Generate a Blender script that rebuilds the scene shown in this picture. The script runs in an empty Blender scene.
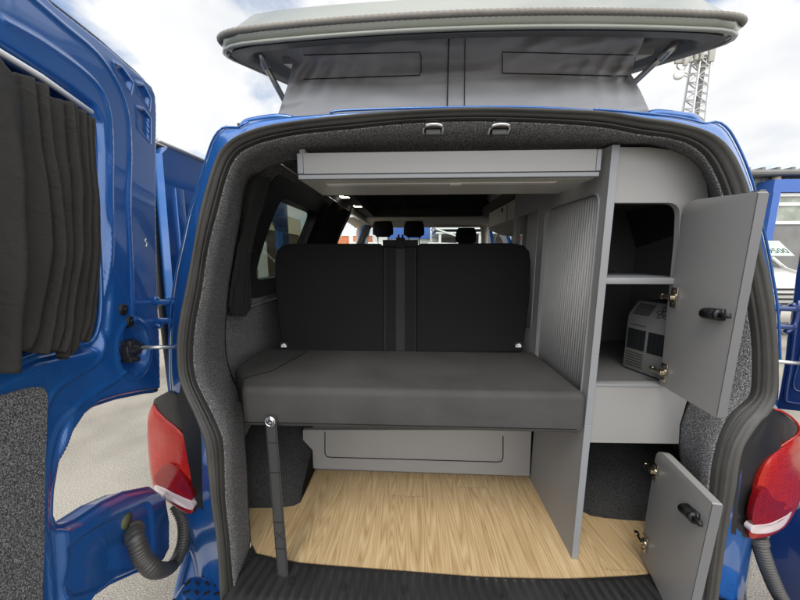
import bpy, bmesh, math, random
import numpy as np
from mathutils import Vector, Matrix, noise
random.seed(7)
S = bpy.context.scene
C = S.collection
# ------------------------------------------------------------------ camera (photo is 800x600)
CAM = Vector((0, 0, 1.46)); F = 300.0
PITCH = math.radians(8.53); YAW = math.radians(2.3)
FW = Vector((-math.sin(YAW)*math.cos(PITCH), math.cos(YAW)*math.cos(PITCH), -math.sin(PITCH)))
RT = Vector((math.cos(YAW), math.sin(YAW), 0)); UP = RT.cross(FW)
def ray(u, v): return FW + RT*((u-400)/F) + UP*((300-v)/F)
def pY(u, v, Y): d = ray(u, v); return CAM + d*(Y/d.y)
def pX(u, v, X): d = ray(u, v); return CAM + d*(X/d.x)
def pZ(u, v, Z): d = ray(u, v); return CAM + d*((Z-CAM.z)/d.z)
def pP(u, v, p, n):
    d = ray(u, v); return CAM + d*((Vector(p)-CAM).dot(n)/d.dot(n))
FLOOR = 0.572
def Yr(z): return .66 + .07*(z-.57)/1.2
def pR(u, v, off=0):                 # on the raked rear face of the van
    z = 1.2
    for _ in range(12):
        p = pY(u, v, Yr(z)+off); z = p.z
    return p
VC = .175                             # the van's centre line
# ------------------------------------------------------------------ materials
MATS = {}
def nt(name):
    m = bpy.data.materials.new(name); m.use_nodes = True
    n = m.node_tree; b = n.nodes['Principled BSDF']; MATS[name] = m
    return m, n, b
def mat(name, col, rough=.5, metal=0, coat=0, bump=0, bscale=200, var=0, vscale=3, spec=.5, stretch=None):
    m, n, b = nt(name)
    b.inputs['Base Color'].default_value = (*col, 1); b.inputs['Roughness'].default_value = rough
    b.inputs['Metallic'].default_value = metal; b.inputs['Coat Weight'].default_value = coat
    b.inputs['Coat Roughness'].default_value = .05; b.inputs['Specular IOR Level'].default_value = spec
    tc = n.nodes.new('ShaderNodeTexCoord'); src = tc.outputs['Object']
    if stretch:
        mp = n.nodes.new('ShaderNodeMapping'); mp.inputs['Scale'].default_value = stretch
        n.links.new(src, mp.inputs[0]); src = mp.outputs[0]
    if var:
        t = n.nodes.new('ShaderNodeTexNoise'); t.inputs['Scale'].default_value = vscale; t.inputs['Detail'].default_value = 6
        n.links.new(src, t.inputs[0])
        r = n.nodes.new('ShaderNodeMapRange'); r.inputs[3].default_value = 1-var; r.inputs[4].default_value = 1+var
        r.inputs[1].default_value = .3; r.inputs[2].default_value = .7
        n.links.new(t.outputs[0], r.inputs[0])
        x = n.nodes.new('ShaderNodeVectorMath'); x.operation = 'SCALE'; x.inputs[0].default_value = col
        n.links.new(r.outputs[0], x.inputs['Scale']); n.links.new(x.outputs[0], b.inputs['Base Color'])
        r2 = n.nodes.new('ShaderNodeMapRange'); r2.inputs[3].default_value = max(rough-.08, .02); r2.inputs[4].default_value = min(rough+.1, 1)
        n.links.new(t.outputs[0], r2.inputs[0]); n.links.new(r2.outputs[0], b.inputs['Roughness'])
    if bump:
        t = n.nodes.new('ShaderNodeTexNoise'); t.inputs['Scale'].default_value = bscale; t.inputs['Detail'].default_value = 4
        n.links.new(src, t.inputs[0])
        k = n.nodes.new('ShaderNodeBump'); k.inputs['Strength'].default_value = bump; k.inputs['Distance'].default_value = .01
        n.links.new(t.outputs[0], k.inputs['Height']); n.links.new(k.outputs[0], b.inputs['Normal'])
    return m
def speckle(name, stops, scale, rough=.95, bump=.6, detail=2):
    m, n, b = nt(name); b.inputs['Roughness'].default_value = rough; b.inputs['Specular IOR Level'].default_value = .15
    tc = n.nodes.new('ShaderNodeTexCoord')
    t = n.nodes.new('ShaderNodeTexNoise'); t.inputs['Scale'].default_value = scale; t.inputs['Detail'].default_value = detail; t.inputs['Roughness'].default_value = .7
    n.links.new(tc.outputs['Object'], t.inputs[0])
    cr = n.nodes.new('ShaderNodeValToRGB'); e = cr.color_ramp.elements
    while len(e) < len(stops): e.new(.5)
    for i, (p, c) in enumerate(stops): e[i].position = p; e[i].color = (*c, 1)
    n.links.new(t.outputs[0], cr.inputs[0]); n.links.new(cr.outputs[0], b.inputs['Base Color'])
    k = n.nodes.new('ShaderNodeBump'); k.inputs['Strength'].default_value = bump; k.inputs['Distance'].default_value = .004
    n.links.new(t.outputs[0], k.inputs['Height']); n.links.new(k.outputs[0], b.inputs['Normal'])
    return m
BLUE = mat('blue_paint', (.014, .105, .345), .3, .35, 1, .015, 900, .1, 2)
NAVY = mat('dark_shaded_blue_paint', (.006, .03, .14), .3, .3, 1)  # van blue darkened for the right rear door: shade put into the colour
SEAL = mat('rubber_seal', (.055, .052, .047), .42, 0, 0, .06, 60, .25, 8)
SEALD = mat('rubber_seal_inner', (.022, .021, .019), .45, 0, 0, .06, 60, .25, 8)
RUB = mat('black_plastic', (.011, .011, .012), .42, 0, 0, .05, 500, .15, 6, .35)
RUBS = mat('ribbed_sill_plastic', (.018, .018, .018), .38, 0, 0, .08, 600, .2, 9)
CARP = speckle('grey_lining_carpet', [(.33, (.025, .025, .027)), (.46, (.075, .075, .077)), (.55, (.18, .18, .185)), (.69, (.38, .38, .38))], 430)
CARPD = speckle('dark_floor_carpet', [(.3, (.008, .008, .008)), (.7, (.06, .06, .06))], 330)
GREY = mat('grey_laminate', (.225, .22, .212), .42, 0, 0, .03, 300, .03, 4)
EDGE = mat('laminate_edging', (.20, .205, .215), .4)
EDGED = mat('door_edging', (.12, .12, .125), .45)
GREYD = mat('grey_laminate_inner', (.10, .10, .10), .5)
FAB = mat('charcoal_vinyl', (.050, .048, .046), .65, 0, 0, .35, 900, .18, 7)
def wrinkle(m, scale, dist, st=.5, warp=1.5):
    n = m.node_tree; b = n.nodes['Principled BSDF']; old = b.inputs['Normal'].links[0].from_node
    tc = n.nodes.new('ShaderNodeTexCoord'); t = n.nodes.new('ShaderNodeTexNoise'); t.inputs['Scale'].default_value = scale; t.inputs['Detail'].default_value = 2; t.inputs['Distortion'].default_value = warp
    n.links.new(tc.outputs['Object'], t.inputs[0]); k = n.nodes.new('ShaderNodeBump'); k.inputs['Strength'].default_value = st; k.inputs['Distance'].default_value = dist
    n.links.new(t.outputs[0], k.inputs['Height']); n.links.new(old.outputs[0], k.inputs['Normal']); n.links.new(k.outputs[0], b.inputs['Normal'])
wrinkle(FAB, 5, .016, .35, .8)
FABB = mat('black_fabric', (.007, .007, .0078), .85, spec=.25, bump=.3, bscale=900, var=.12, vscale=5) if 0 else mat('black_fabric', (.009, .009, .010), .85, 0, 0, .3, 900, .12, 5)
wrinkle(FABB, 6, .014, .3)
FABB.node_tree.nodes['Principled BSDF'].inputs['Specular IOR Level'].default_value = .2; FAB.node_tree.nodes['Principled BSDF'].inputs['Specular IOR Level'].default_value = .35
CURT = mat('black_curtain_fabric', (.009, .009, .009), .9, 0, 0, .25, 800, .15, 10)
wrinkle(CURT, 30, .006, .5)
CURTD = mat('dark_grey_curtain_fabric', (.024, .0225, .020), .92, 0, 0, .3, 900, .12, 10)
wrinkle(CURTD, 28, .008, .5)
WEB = mat('strap_webbing', (.035, .034, .033), .6, 0, 0, .4, 900)
BELT = mat('seat_belt_webbing', (.007, .007, .008), .8, spec=.2)
STEEL = mat('nickel_plated_metal', (.62, .56, .45), .25, 1)
CHROME = mat('chrome', (.8, .8, .8), .15, 1)
IRON = mat('dark_metal', (.05, .05, .05), .4, .6)
CANV = mat('grey_canvas', (.37, .37, .385), .75, 0, 0, .15, 600, .08, 6)
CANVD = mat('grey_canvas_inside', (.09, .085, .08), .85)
LID = mat('lid_gelcoat', (.25, .262, .225), .35, 0, .4, .02, 200, .06, 5)
LIDU = mat('lid_underside', (.12, .12, .11), .6, 0, 0, .1, 200, .1, 5)
TRIM = mat('lid_rubber_trim', (.20, .185, .16), .6, 0, 0, .3, 500, .1, 30)
ALU = mat('aluminium', (.55, .55, .53), .35, .9)
SHUT = mat('silver_shutter_slats', (.42, .41, .395), .4)
RAIL = mat('dull_aluminium', (.30, .30, .29), .5, .6)
BEIGE = mat('beige_headliner', (.50, .46, .37), .8)
DKLIN = mat('dark_lining', (.055, .045, .038), .85, 0, 0, .2, 300)
WHT = mat('white_paint', (.60, .585, .54), .35, 0, .5, 0, 1, .04, 3)
WHTP = mat('white_plastic', (.75, .75, .73), .5)
SIGNB = mat('sign_blue', (.035, .11, .38), .5)
BRICK = mat('orange_brick', (.5, .16, .06), .85, 0, 0, .3, 20, .25, 6)
BROWN = mat('brown_cladding', (.10, .065, .05), .8)
CORR = mat('grey_cladding', (.17, .17, .165), .7, 0, 0, 0, 1, .15, 2)
CREAM = mat('cream_pipe', (.62, .56, .40), .5)
CLEARP = mat('clear_lamp_plastic', (.60, .50, .49), .12, 0, .5)
BRAKE = mat('mark_black', (.01, .01, .01), .6)
def glass(name, tint, rough=.02, mix=.9):
    m, n, b = nt(name)
    out = n.nodes['Material Output']; n.nodes.remove(b)
    tr = n.nodes.new('ShaderNodeBsdfTransparent'); tr.inputs[0].default_value = (*tint, 1)
    gl = n.nodes.new('ShaderNodeBsdfGlossy'); gl.inputs['Roughness'].default_value = rough
    lw_ = n.nodes.new('ShaderNodeLayerWeight'); pw = n.nodes.new('ShaderNodeMath'); pw.operation = 'POWER'; pw.inputs[1].default_value = 4; n.links.new(lw_.outputs['Facing'], pw.inputs[0])
    fr = n.nodes.new('ShaderNodeMapRange'); fr.inputs[3].default_value = .03; fr.inputs[4].default_value = .8; n.links.new(pw.outputs[0], fr.inputs[0])
    mx = n.nodes.new('ShaderNodeMixShader')
    n.links.new(fr.outputs[0], mx.inputs[0]); n.links.new(tr.outputs[0], mx.inputs[1]); n.links.new(gl.outputs[0], mx.inputs[2])
    n.links.new(mx.outputs[0], out.inputs[0]); return m
GLASS = glass('clear_glass', (.9, .93, .92)); TINT = glass('tinted_glass', (.55, .58, .54)); DARKG = mat('dark_glass', (.01, .012, .013), .05)
def lens_mat(name, col):
    m, n, b = nt(name)
    b.inputs['Base Color'].default_value = (*col, 1); b.inputs['Roughness'].default_value = .16; b.inputs['Coat Weight'].default_value = .12; b.inputs['Specular IOR Level'].default_value = .35
    tc = n.nodes.new('ShaderNodeTexCoord')
    br = n.nodes.new('ShaderNodeTexBrick'); br.inputs['Scale'].default_value = 1; br.offset = 0
    br.inputs['Brick Width'].default_value = .03; br.inputs['Row Height'].default_value = .006; br.inputs['Mortar Size'].default_value = .0006
    mp = n.nodes.new('ShaderNodeMapping'); mp.inputs['Rotation'].default_value = (math.radians(90), 0, 0)
    n.links.new(tc.outputs['Object'], mp.inputs[0]); n.links.new(mp.outputs[0], br.inputs[0])
    br.inputs['Color1'].default_value = (*col, 1); br.inputs['Color2'].default_value = (col[0]*.8, col[1]*.6, col[2]*.6, 1)
    br.inputs['Mortar'].default_value = (min(col[0]*1.15, 1), col[1]*1.6+.01, col[2]*1.6+.01, 1)
    n.links.new(br.outputs[0], b.inputs['Base Color'])
    return m
RED = lens_mat('red_lamp_lens', (.33, .010, .006)); REDD = lens_mat('dark_red_lamp_lens', (.20, .0015, .003))
def emat(name, col, s):
    m, n, b = nt(name); b.inputs['Emission Color'].default_value = (*col, 1); b.inputs['Emission Strength'].default_value = s
    b.inputs['Base Color'].default_value = (*col, 1); return m
LED = emat('lit_lamp', (1, .93, .8), 3)
def wood():
    m, n, b = nt('oak_vinyl'); L = n.links
    tc = n.nodes.new('ShaderNodeTexCoord'); sx = n.nodes.new('ShaderNodeSeparateXYZ'); L.new(tc.outputs['Object'], sx.inputs[0])
    def M(op, a, c=None, v=None):
        k = n.nodes.new('ShaderNodeMath'); k.operation = op
        L.new(a, k.inputs[0]) if not isinstance(a, float) else None
        if c is not None: L.new(c, k.inputs[1])
        if v is not None: k.inputs[1].default_value = v
        return k.outputs[0]
    pid = M('FLOOR', M('DIVIDE', sx.outputs[0], v=.125))
    wn = n.nodes.new('ShaderNodeTexWhiteNoise'); wn.noise_dimensions = '1D'; L.new(pid, wn.inputs['W'])
    yy = M('ADD', sx.outputs[1], M('MULTIPLY', wn.outputs[0], v=7.3))
    rid = M('FLOOR', M('DIVIDE', yy, v=1.25))
    wn2 = n.nodes.new('ShaderNodeTexWhiteNoise'); wn2.noise_dimensions = '2D'
    cb0 = n.nodes.new('ShaderNodeCombineXYZ'); L.new(pid, cb0.inputs[0]); L.new(rid, cb0.inputs[1]); L.new(cb0.outputs[0], wn2.inputs[0])
    off = M('MULTIPLY', wn2.outputs[0], v=31.0)
    cb = n.nodes.new('ShaderNodeCombineXYZ'); L.new(M('MULTIPLY', sx.outputs[0], v=14.0), cb.inputs[0]); L.new(M('MULTIPLY', sx.outputs[1], v=.8), cb.inputs[1]); L.new(off, cb.inputs[2])
    nz = n.nodes.new('ShaderNodeTexNoise'); nz.inputs['Scale'].default_value = 1.0; nz.inputs['Detail'].default_value = 1.5; L.new(cb.outputs[0], nz.inputs[0])
    rings = M('FRACT', M('MULTIPLY', nz.outputs[0], v=26.0))
    tri = M('ABSOLUTE', M('SUBTRACT', rings, v=.5))
    cb2 = n.nodes.new('ShaderNodeCombineXYZ'); L.new(M('MULTIPLY', sx.outputs[0], v=420.0), cb2.inputs[0]); L.new(M('MULTIPLY', sx.outputs[1], v=14.0), cb2.inputs[1]); L.new(off, cb2.inputs[2])
    fz = n.nodes.new('ShaderNodeTexNoise'); fz.inputs['Scale'].default_value = 1.0; fz.inputs['Detail'].default_value = 3; L.new(cb2.outputs[0], fz.inputs[0])
    mix = M('ADD', M('MULTIPLY', tri, v=.62), M('ADD', M('MULTIPLY', fz.outputs[0], v=.6), v=.12))
    mix = M('ADD', mix, M('MULTIPLY', wn2.outputs[0], v=.06))
    fx = M('ABSOLUTE', M('SUBTRACT', M('FRACT', M('DIVIDE', sx.outputs[0], v=.125)), v=.5)); fy_ = M('ABSOLUTE', M('SUBTRACT', M('FRACT', M('DIVIDE', yy, v=1.25)), v=.5))
    seam = M('MAXIMUM', M('GREATER_THAN', fx, v=.493), M('GREATER_THAN', fy_, v=.498))
    mix = M('SUBTRACT', mix, M('MULTIPLY', seam, v=.10))
    cr = n.nodes.new('ShaderNodeValToRGB'); e = cr.color_ramp.elements; e.new(.5)
    for i, (p, c) in enumerate([(.26, (.22, .135, .065)), (.50, (.39, .268, .130)), (.80, (.52, .39, .222))]): e[i].position = p; e[i].color = (*c, 1)
    L.new(mix, cr.inputs[0]); L.new(cr.outputs[0], b.inputs['Base Color']); b.inputs['Roughness'].default_value = .5
    k = n.nodes.new('ShaderNodeBump'); k.inputs['Strength'].default_value = .1; k.inputs['Distance'].default_value = .002; L.new(mix, k.inputs['Height']); L.new(k.outputs[0], b.inputs['Normal'])
    return m
WOOD = wood()
def ground_mat():
    m, n, b = nt('gravelly_ground'); L = n.links; b.inputs['Roughness'].default_value = .95
    tc = n.nodes.new('ShaderNodeTexCoord')
    t = n.nodes.new('ShaderNodeTexNoise'); t.inputs['Scale'].default_value = 170; t.inputs['Detail'].default_value = 3; L.new(tc.outputs['Object'], t.inputs[0])
    v = n.nodes.new('ShaderNodeTexVoronoi'); v.inputs['Scale'].default_value = 170; L.new(tc.outputs['Object'], v.inputs[0])
    t2 = n.nodes.new('ShaderNodeTexNoise'); t2.inputs['Scale'].default_value = 1.2; t2.inputs['Detail'].default_value = 7; L.new(tc.outputs['Object'], t2.inputs[0])
    cr = n.nodes.new('ShaderNodeValToRGB'); e = cr.color_ramp.elements; e.new(.5)
    for i, (p, c) in enumerate([(.3, (.15, .13, .105)), (.46, (.31, .28, .23)), (.66, (.42, .39, .33))]): e[i].position = p; e[i].color = (*c, 1)
    L.new(t.outputs[0], cr.inputs[0])
    mr = n.nodes.new('ShaderNodeMapRange'); mr.inputs[1].default_value = .35; mr.inputs[2].default_value = .6; mr.inputs[3].default_value = .62; mr.inputs[4].default_value = 1.05; L.new(t2.outputs[0], mr.inputs[0])
    sc = n.nodes.new('ShaderNodeVectorMath'); sc.operation = 'SCALE'; L.new(cr.outputs[0], sc.inputs[0]); L.new(mr.outputs[0], sc.inputs['Scale']); L.new(sc.outputs[0], b.inputs['Base Color'])
    k = n.nodes.new('ShaderNodeBump'); k.inputs['Strength'].default_value = .6; k.inputs['Distance'].default_value = .004; L.new(v.outputs[0], k.inputs['Height']); L.new(k.outputs[0], b.inputs['Normal'])
    return m
GROUND = ground_mat()
# ------------------------------------------------------------------ object helpers
def root_loc(p):
    while p.parent: p = p.parent
    return p.location.copy()
def tag(o, label=None, cat=None, group=None, kind=None):
    if label: o['label'] = label
    if cat: o['category'] = cat
    if group: o['group'] = group
    if kind: o['kind'] = kind
    return o
def thing(name, loc, label, cat, group=None):
    o = bpy.data.objects.new(name, None); C.objects.link(o); o.location = loc; o.empty_display_size = .1
    return tag(o, label, cat, group)
def obj(name, bm, m, parent=None, smooth=False, angle=None):
    if angle is not None:
        for e in bm.edges:
            if len(e.link_faces) == 2 and e.calc_face_angle(0) > math.radians(angle): e.smooth = False
        smooth = True
    if smooth:
        for f in bm.faces: f.smooth = True
    me = bpy.data.meshes.new(name)
    if parent: L = root_loc(parent)
    else:
        z = min(v.co.z for v in bm.verts); xs = [v.co.x for v in bm.verts]; ys = [v.co.y for v in bm.verts]
        L = Vector(((min(xs)+max(xs))/2, (min(ys)+max(ys))/2, z))
    bmesh.ops.translate(bm, verts=bm.verts, vec=-L)
    bm.to_mesh(me); bm.free()
    for mm in (m if isinstance(m, (list, tuple)) else [m]): me.materials.append(mm)
    o = bpy.data.objects.new(name, me); C.objects.link(o)
    if parent: o.parent = parent
    else: o.location = L
    return o
B = bmesh.new
def box(bm, x0, x1, y0, y1, z0, z1, mi=0, bev=0):
    vs = [bm.verts.new(p) for p in [(x0,y0,z0),(x1,y0,z0),(x1,y1,z0),(x0,y1,z0),(x0,y0,z1),(x1,y0,z1),(x1,y1,z1),(x0,y1,z1)]]
    fs = [bm.faces.new([vs[i] for i in q]) for q in [(3,2,1,0),(4,5,6,7),(0,1,5,4),(1,2,6,5),(2,3,7,6),(3,0,4,7)]]
    for f in fs: f.material_index = mi
    if bev:
        es = list({e for f in fs for e in f.edges})
        bmesh.ops.bevel(bm, geom=es, offset=bev, segments=3, profile=.5, affect='EDGES')
    return bm
def obox(bm, c, ax, ay, az, sx, sy, sz, mi=0, bev=0):   # oriented box
    c = Vector(c); ax, ay, az = (Vector(a).normalized() for a in (ax, ay, az)); vs = []
    for k in (-1, 1):
        for j, i in ((-1,-1),(-1,1),(1,1),(1,-1)): vs.append(bm.verts.new(c+ax*i*sx/2+ay*j*sy/2+az*k*sz/2))
    fs = [bm.faces.new([vs[i] for i in q]) for q in [(3,2,1,0),(4,5,6,7),(0,1,5,4),(1,2,6,5),(2,3,7,6),(3,0,4,7)]]
    for f in fs: f.material_index = mi
    if bev: bmesh.ops.bevel(bm, geom=list({e for f in fs for e in f.edges}), offset=bev, segments=2, profile=.5, affect='EDGES')
    return bm
def prism(bm, pts, vec, holes=(), mi=0, bev=0, seg=2):
    """closed solid: outline pts (planar, world) with holes, extruded by vec"""
    vec = Vector(vec); loops = [[Vector(p) for p in pts]]+[[Vector(p) for p in h] for h in holes]
    for sgn in (0, 1):
        es = []
        for lp in loops:
            vs = [bm.verts.new(p+vec*sgn) for p in lp]
            es += [bm.edges.new((vs[i], vs[(i+1) % len(vs)])) for i in range(len(vs))]
            if sgn == 0: lp_v = vs
            (LV0 if sgn == 0 else LV1).append(vs) if False else None
            _st.setdefault(id(bm), []).append(vs)
        r = bmesh.ops.triangle_fill(bm, edges=es, use_beauty=True, use_dissolve=False)
        for g in r['geom']:
            if isinstance(g, bmesh.types.BMFace): g.material_index = mi
    lv = _st.pop(id(bm)); k = len(loops)
    for a, b2 in zip(lv[:k], lv[k:]):
        for i in range(len(a)):
            j = (i+1) % len(a); f = bm.faces.new((a[i], a[j], b2[j], b2[i])); f.material_index = mi
    bmesh.ops.recalc_face_normals(bm, faces=bm.faces)
    if bev:
        es = [e for e in bm.edges if len(e.link_faces) == 2 and e.calc_face_angle(0) > .9 ]
        bmesh.ops.bevel(bm, geom=es, offset=bev, segments=seg, profile=.5, affect='EDGES', clamp_overlap=True)
    return bm
_st = {}
def smoothpath(pts, n=8, closed=False):
    P = [Vector(p) for p in pts]; out = []; N = len(P)
    rng = range(N) if closed else range(N-1)
    for i in rng:
        p0 = P[(i-1) % N] if closed or i > 0 else P[0]*2-P[1]
        p1, p2 = P[i], P[(i+1) % N]
        p3 = P[(i+2) % N] if closed or i+2 < N else P[-1]*2-P[-2]
        for k in range(n):
            t = k/n
            out.append(.5*((2*p1)+(p2-p0)*t+(2*p0-5*p1+4*p2-p3)*t*t+(3*p1-p0-3*p2+p3)*t**3))
    if not closed: out.append(P[-1])
    return out
def resample(pts, n, closed=False):
    P = [Vector(p) for p in pts]
    if closed: P.append(P[0])
    L = [0]
    for a, b2 in zip(P, P[1:]): L.append(L[-1]+(b2-a).length)
    out = []; j = 0
    m = n if closed else n-1
    for i in range(n):
        t = L[-1]*i/m
        while j < len(P)-2 and L[j+1] < t: j += 1
        f = (t-L[j])/max(L[j+1]-L[j], 1e-9); out.append(P[j].lerp(P[j+1], min(max(f, 0), 1)))
    return out
def rounded(pts, r, n=5):            # round the corners of a polygon
    P = [Vector(p) for p in pts]; out = []; N = len(P)
    rr = r if isinstance(r, (list, tuple)) else [r]*N
    for i in range(N):
        a, b2, c = P[i-1], P[i], P[(i+1) % N]
        if rr[i] <= 0: out.append(b2); continue
        d1 = min(rr[i], (a-b2).length*.45); d2 = min(rr[i], (c-b2).length*.45)
        s = b2+(a-b2).normalized()*d1; e = b2+(c-b2).normalized()*d2
        for k in range(n+1):
            t = k/n; out.append(s*(1-t)**2+b2*2*t*(1-t)+e*t*t)
    return out
def tube(bm, path, r, seg=10, closed=False, caps=True, prof=None, mi=0):
    """r number or function(i)->radius"""
    P = [Vector(p) for p in path]; N = len(P); rings = []; up = None
    for i in range(N):
        if closed: t = P[(i+1) % N]-P[i-1]
        else: t = P[min(i+1, N-1)]-P[max(i-1, 0)]
        t.normalize()
        if up is None:
            up = Vector((0, 0, 1)) if abs(t.z) < .9 else Vector((1, 0, 0))
        up = (up-t*up.dot(t)).normalized(); sd = t.cross(up)
        rad = r(i) if callable(r) else r
        ring = []
        for k in range(seg):
            a = 2*math.pi*k/seg; ring.append(bm.verts.new(P[i]+up*math.cos(a)*rad+sd*math.sin(a)*rad))
        rings.append(ring)
    for i in range(N if closed else N-1):
        a, b2 = rings[i], rings[(i+1) % N]
        for k in range(seg):
            f = bm.faces.new((a[k], a[(k+1) % seg], b2[(k+1) % seg], b2[k])); f.material_index = mi
    if caps and not closed:
        bm.faces.new(rings[0][::-1]).material_index = mi; bm.faces.new(rings[-1]).material_index = mi
    return bm
def grid(bm, rows, closed=False, mi=0):
    V = [[bm.verts.new(p) for p in r] for r in rows]
    for a, b2 in zip(V, V[1:]):
        n = len(a)
        for i in range(n if closed else n-1):
            f = bm.faces.new((a[i], a[(i+1) % n], b2[(i+1) % n], b2[i])); f.material_index = mi
    return V
def solid(bm, t):
    bmesh.ops.recalc_face_normals(bm, faces=bm.faces)
    bm.normal_update(); fs = list(bm.faces); nrm = {v: v.normal.copy() for v in bm.verts}
    be = [(e.verts[0], e.verts[1], e.link_loops[0].vert is e.verts[0]) for e in bm.edges if len(e.link_faces) == 1]
    new = {v: bm.verts.new(v.co-nrm[v]*t) for v in list(bm.verts)}
    for f in fs:
        g = bm.faces.new([new[v] for v in reversed(f.verts)]); g.material_index = f.material_index
    for a, b2, fwd in be:
        q = (b2, a, new[a], new[b2]) if fwd else (a, b2, new[b2], new[a]); bm.faces.new(q)
    return bm
def cyl(bm, c, axis, r, h, seg=20, r2=None, mi=0):
    c = Vector(c); a = Vector(axis).normalized(); u = a.orthogonal().normalized(); w = a.cross(u); r2 = r if r2 is None else r2
    A = [bm.verts.new(c+u*math.cos(2*math.pi*k/seg)*r+w*math.sin(2*math.pi*k/seg)*r) for k in range(seg)]
    D = [bm.verts.new(c+a*h+u*math.cos(2*math.pi*k/seg)*r2+w*math.sin(2*math.pi*k/seg)*r2) for k in range(seg)]
    fs = [bm.faces.new(A[::-1]), bm.faces.new(D)]+[bm.faces.new((A[k], A[(k+1) % seg], D[(k+1) % seg], D[k])) for k in range(seg)]
    for f in fs: f.material_index = mi
    return bm
def text_bm(s, size, origin, xdir, zdir, thick=.002, mat_off=0):
    cu = bpy.data.curves.new('t', 'FONT'); cu.body = s; cu.size = size; cu.extrude = thick; cu.resolution_u = 3
    o = bpy.data.objects.new('t', cu); C.objects.link(o); bpy.context.view_layer.update()
    me = bpy.data.meshes.new_from_object(o.evaluated_get(bpy.context.evaluated_depsgraph_get()))
    bm = B(); bm.from_mesh(me); bpy.data.objects.remove(o)
    x = Vector(xdir).normalized(); z = Vector(zdir).normalized(); n = x.cross(z); o3 = Vector(origin)
    for v in bm.verts: v.co = o3+x*v.co.x+z*v.co.y+n*v.co.z
    return bm
# ================================================================== SETTING
bm = B(); bmesh.ops.create_grid(bm, x_segments=2, y_segments=2, size=600)
g = obj('ground', bm, GROUND); tag(g, kind='structure')
# ================================================================== VAN
van = thing('camper_van', (VC, 2.8, 0), 'blue pop-top camper van seen from behind with both rear doors wide open', 'van')
# --- opening contours traced on the rear face
OUT = [(222,604),(221,585),(219,540),(213,500),(209,465),(206,440),(195,410),(186,390),(180,370),(179,340),(181,320),(187,290),(195,250),(202,210),(210,180),(217,160),(223,149),(233,140),(246,133),(268,126),(300,121),(350,115),(410,111),(480,108.5),(550,110),(602,112),(640,118),(670,122),(700,130),(716,138),(727,149),(736,164),(746,190),(753,220),(758,247),(765,272),(771,308),(775,352),(774,390),(769,409),(760,417),(750,430),(742,442),(737,460),(733,487),(724,529),(717,580),(714,604)]
INN = [(234,604),(232,585),(228,540),(224,500),(223,465),(221,440),(212,418),(203,400),(194,380),(191,355),(194,322),(200,290),(206,250),(216,210),(224,180),(231,162),(240,151),(252,145),(266,140),(300,133),(350,128),(410,122),(480,120),(550,122),(602,126),(640,133),(670,137),(690,143),(704,153),(714,167),(724,190),(732,220),(738,247),(744,280),(750,312),(754,345),(754,386),(750,399),(741,407),(731,417),(722,434),(716,455),(713,470),(710,500),(706,540),(701,580),(698,604)]
N = 260
def ring(pts, off, n=N): return resample(smoothpath([pR(u, v, off) for u, v in pts], 8), n)
def bottom_close(R, y, z): return R
RO, RI = ring(OUT, 0), ring(INN, .004)
# seal: a rounded double-lip section swept between both contours
prof = [(0, .03), (.03, .004), (.12, -.012), (.28, -.018), (.42, -.012), (.5, -.002), (.56, -.008), (.66, -.012), (.74, -.004), (.8, .0), (.86, -.006), (.93, -.003), (1., .008)]
bm = B(); rows = []
for f, dy in prof: rows.append([a.lerp(b2, f)+Vector((0, dy, 0)) for a, b2 in zip(RO, RI)])
grid(bm, rows)
for i, f in enumerate(list(bm.faces)): f.material_index = 1 if i//(N-1) >= 6 else 0
bmesh.ops.recalc_face_normals(bm, faces=bm.faces)
seal = obj('door_seal', bm, [SEAL, SEALD], van, smooth=True)
for i in range(6, N-6, 17):
    bm = B(); p = RO[i].lerp(RI[i], .78); bmesh.ops.create_icosphere(bm, subdivisions=1, radius=.0022, matrix=Matrix.Translation(p+Vector((0, -.002, 0))))
    obj('seal_clip', bm, RUB, van)
# carpet lining from the seal inward
LIN = [(240,604,.72),(243,584,.74),(249,540,.80),(247,500,.84),(246,470,.88),(244,440,.90),(241,400,.93),(238,390,.94),(230,374,.95),(225,350,.97),(225,320,.97),(227,310,.97),(230,280,.97),(235,250,.96),(242,210,.95),(246,190,.94),(252,178,.92),(262,169,.90),(280,162,.88),(310,157,.87),(350,153,.87),(420,152,.87),(480,151,.87),(550,151,.87),(600,148,.85),(640,144,.82),(670,149,.80),(690,158,.80),(702,171,.80),(710,195,.80),(713,230,.80),(712,270,.80),(709,310,.80),(704,350,.80),(696,386,.80),(688,405,.80),(681,425,.80),(680,445,.80),(683,470,.80),(688,500,.79),(690,540,.77),(694,580,.74),(694,604,.73)]
RL = resample(smoothpath([pY(*p) for p in LIN], 8), N)
def blend(f, dy=0): return [a.lerp(b2, f)+Vector((0, dy, 0)) for a, b2 in zip(RI, RL)]
bm = B()
# interior walls continue from the lining contour to the inside of the shell
def shell_in(p, Y):                  # push a contour point to the inner wall
    x = p.x
    return Vector((x, Y, p.z))
rows = [[a.lerp(b2, .01)+Vector((0, .004, 0)) for a, b2 in zip(RI, RL)], blend(.3, .004), blend(.7, .0), blend(.93, .0), RL]
grid(bm, rows)
obj('pillar_lining', solid(bm, .004), CARP, van, smooth=True)
# metal catches on header
for u in (433, 499):
    p = pR(u, 131, .03); bm = B()
    tube(bm, smoothpath([p+Vector(q) for q in [(-.022, .01, 0), (-.02, -.012, .006), (0, -.018, .008), (.02, -.012, .006), (.022, .01, 0)]], 5), .0045, 8)
    dc = obj('door_catch', bm, CHROME, van, smooth=True)
    bm = B(); box(bm, p.x-.018, p.x+.018, p.y-.008, p.y+.012, p.z-.012, p.z+.003, bev=.003); obj('catch_base', bm, IRON, dc)
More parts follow.
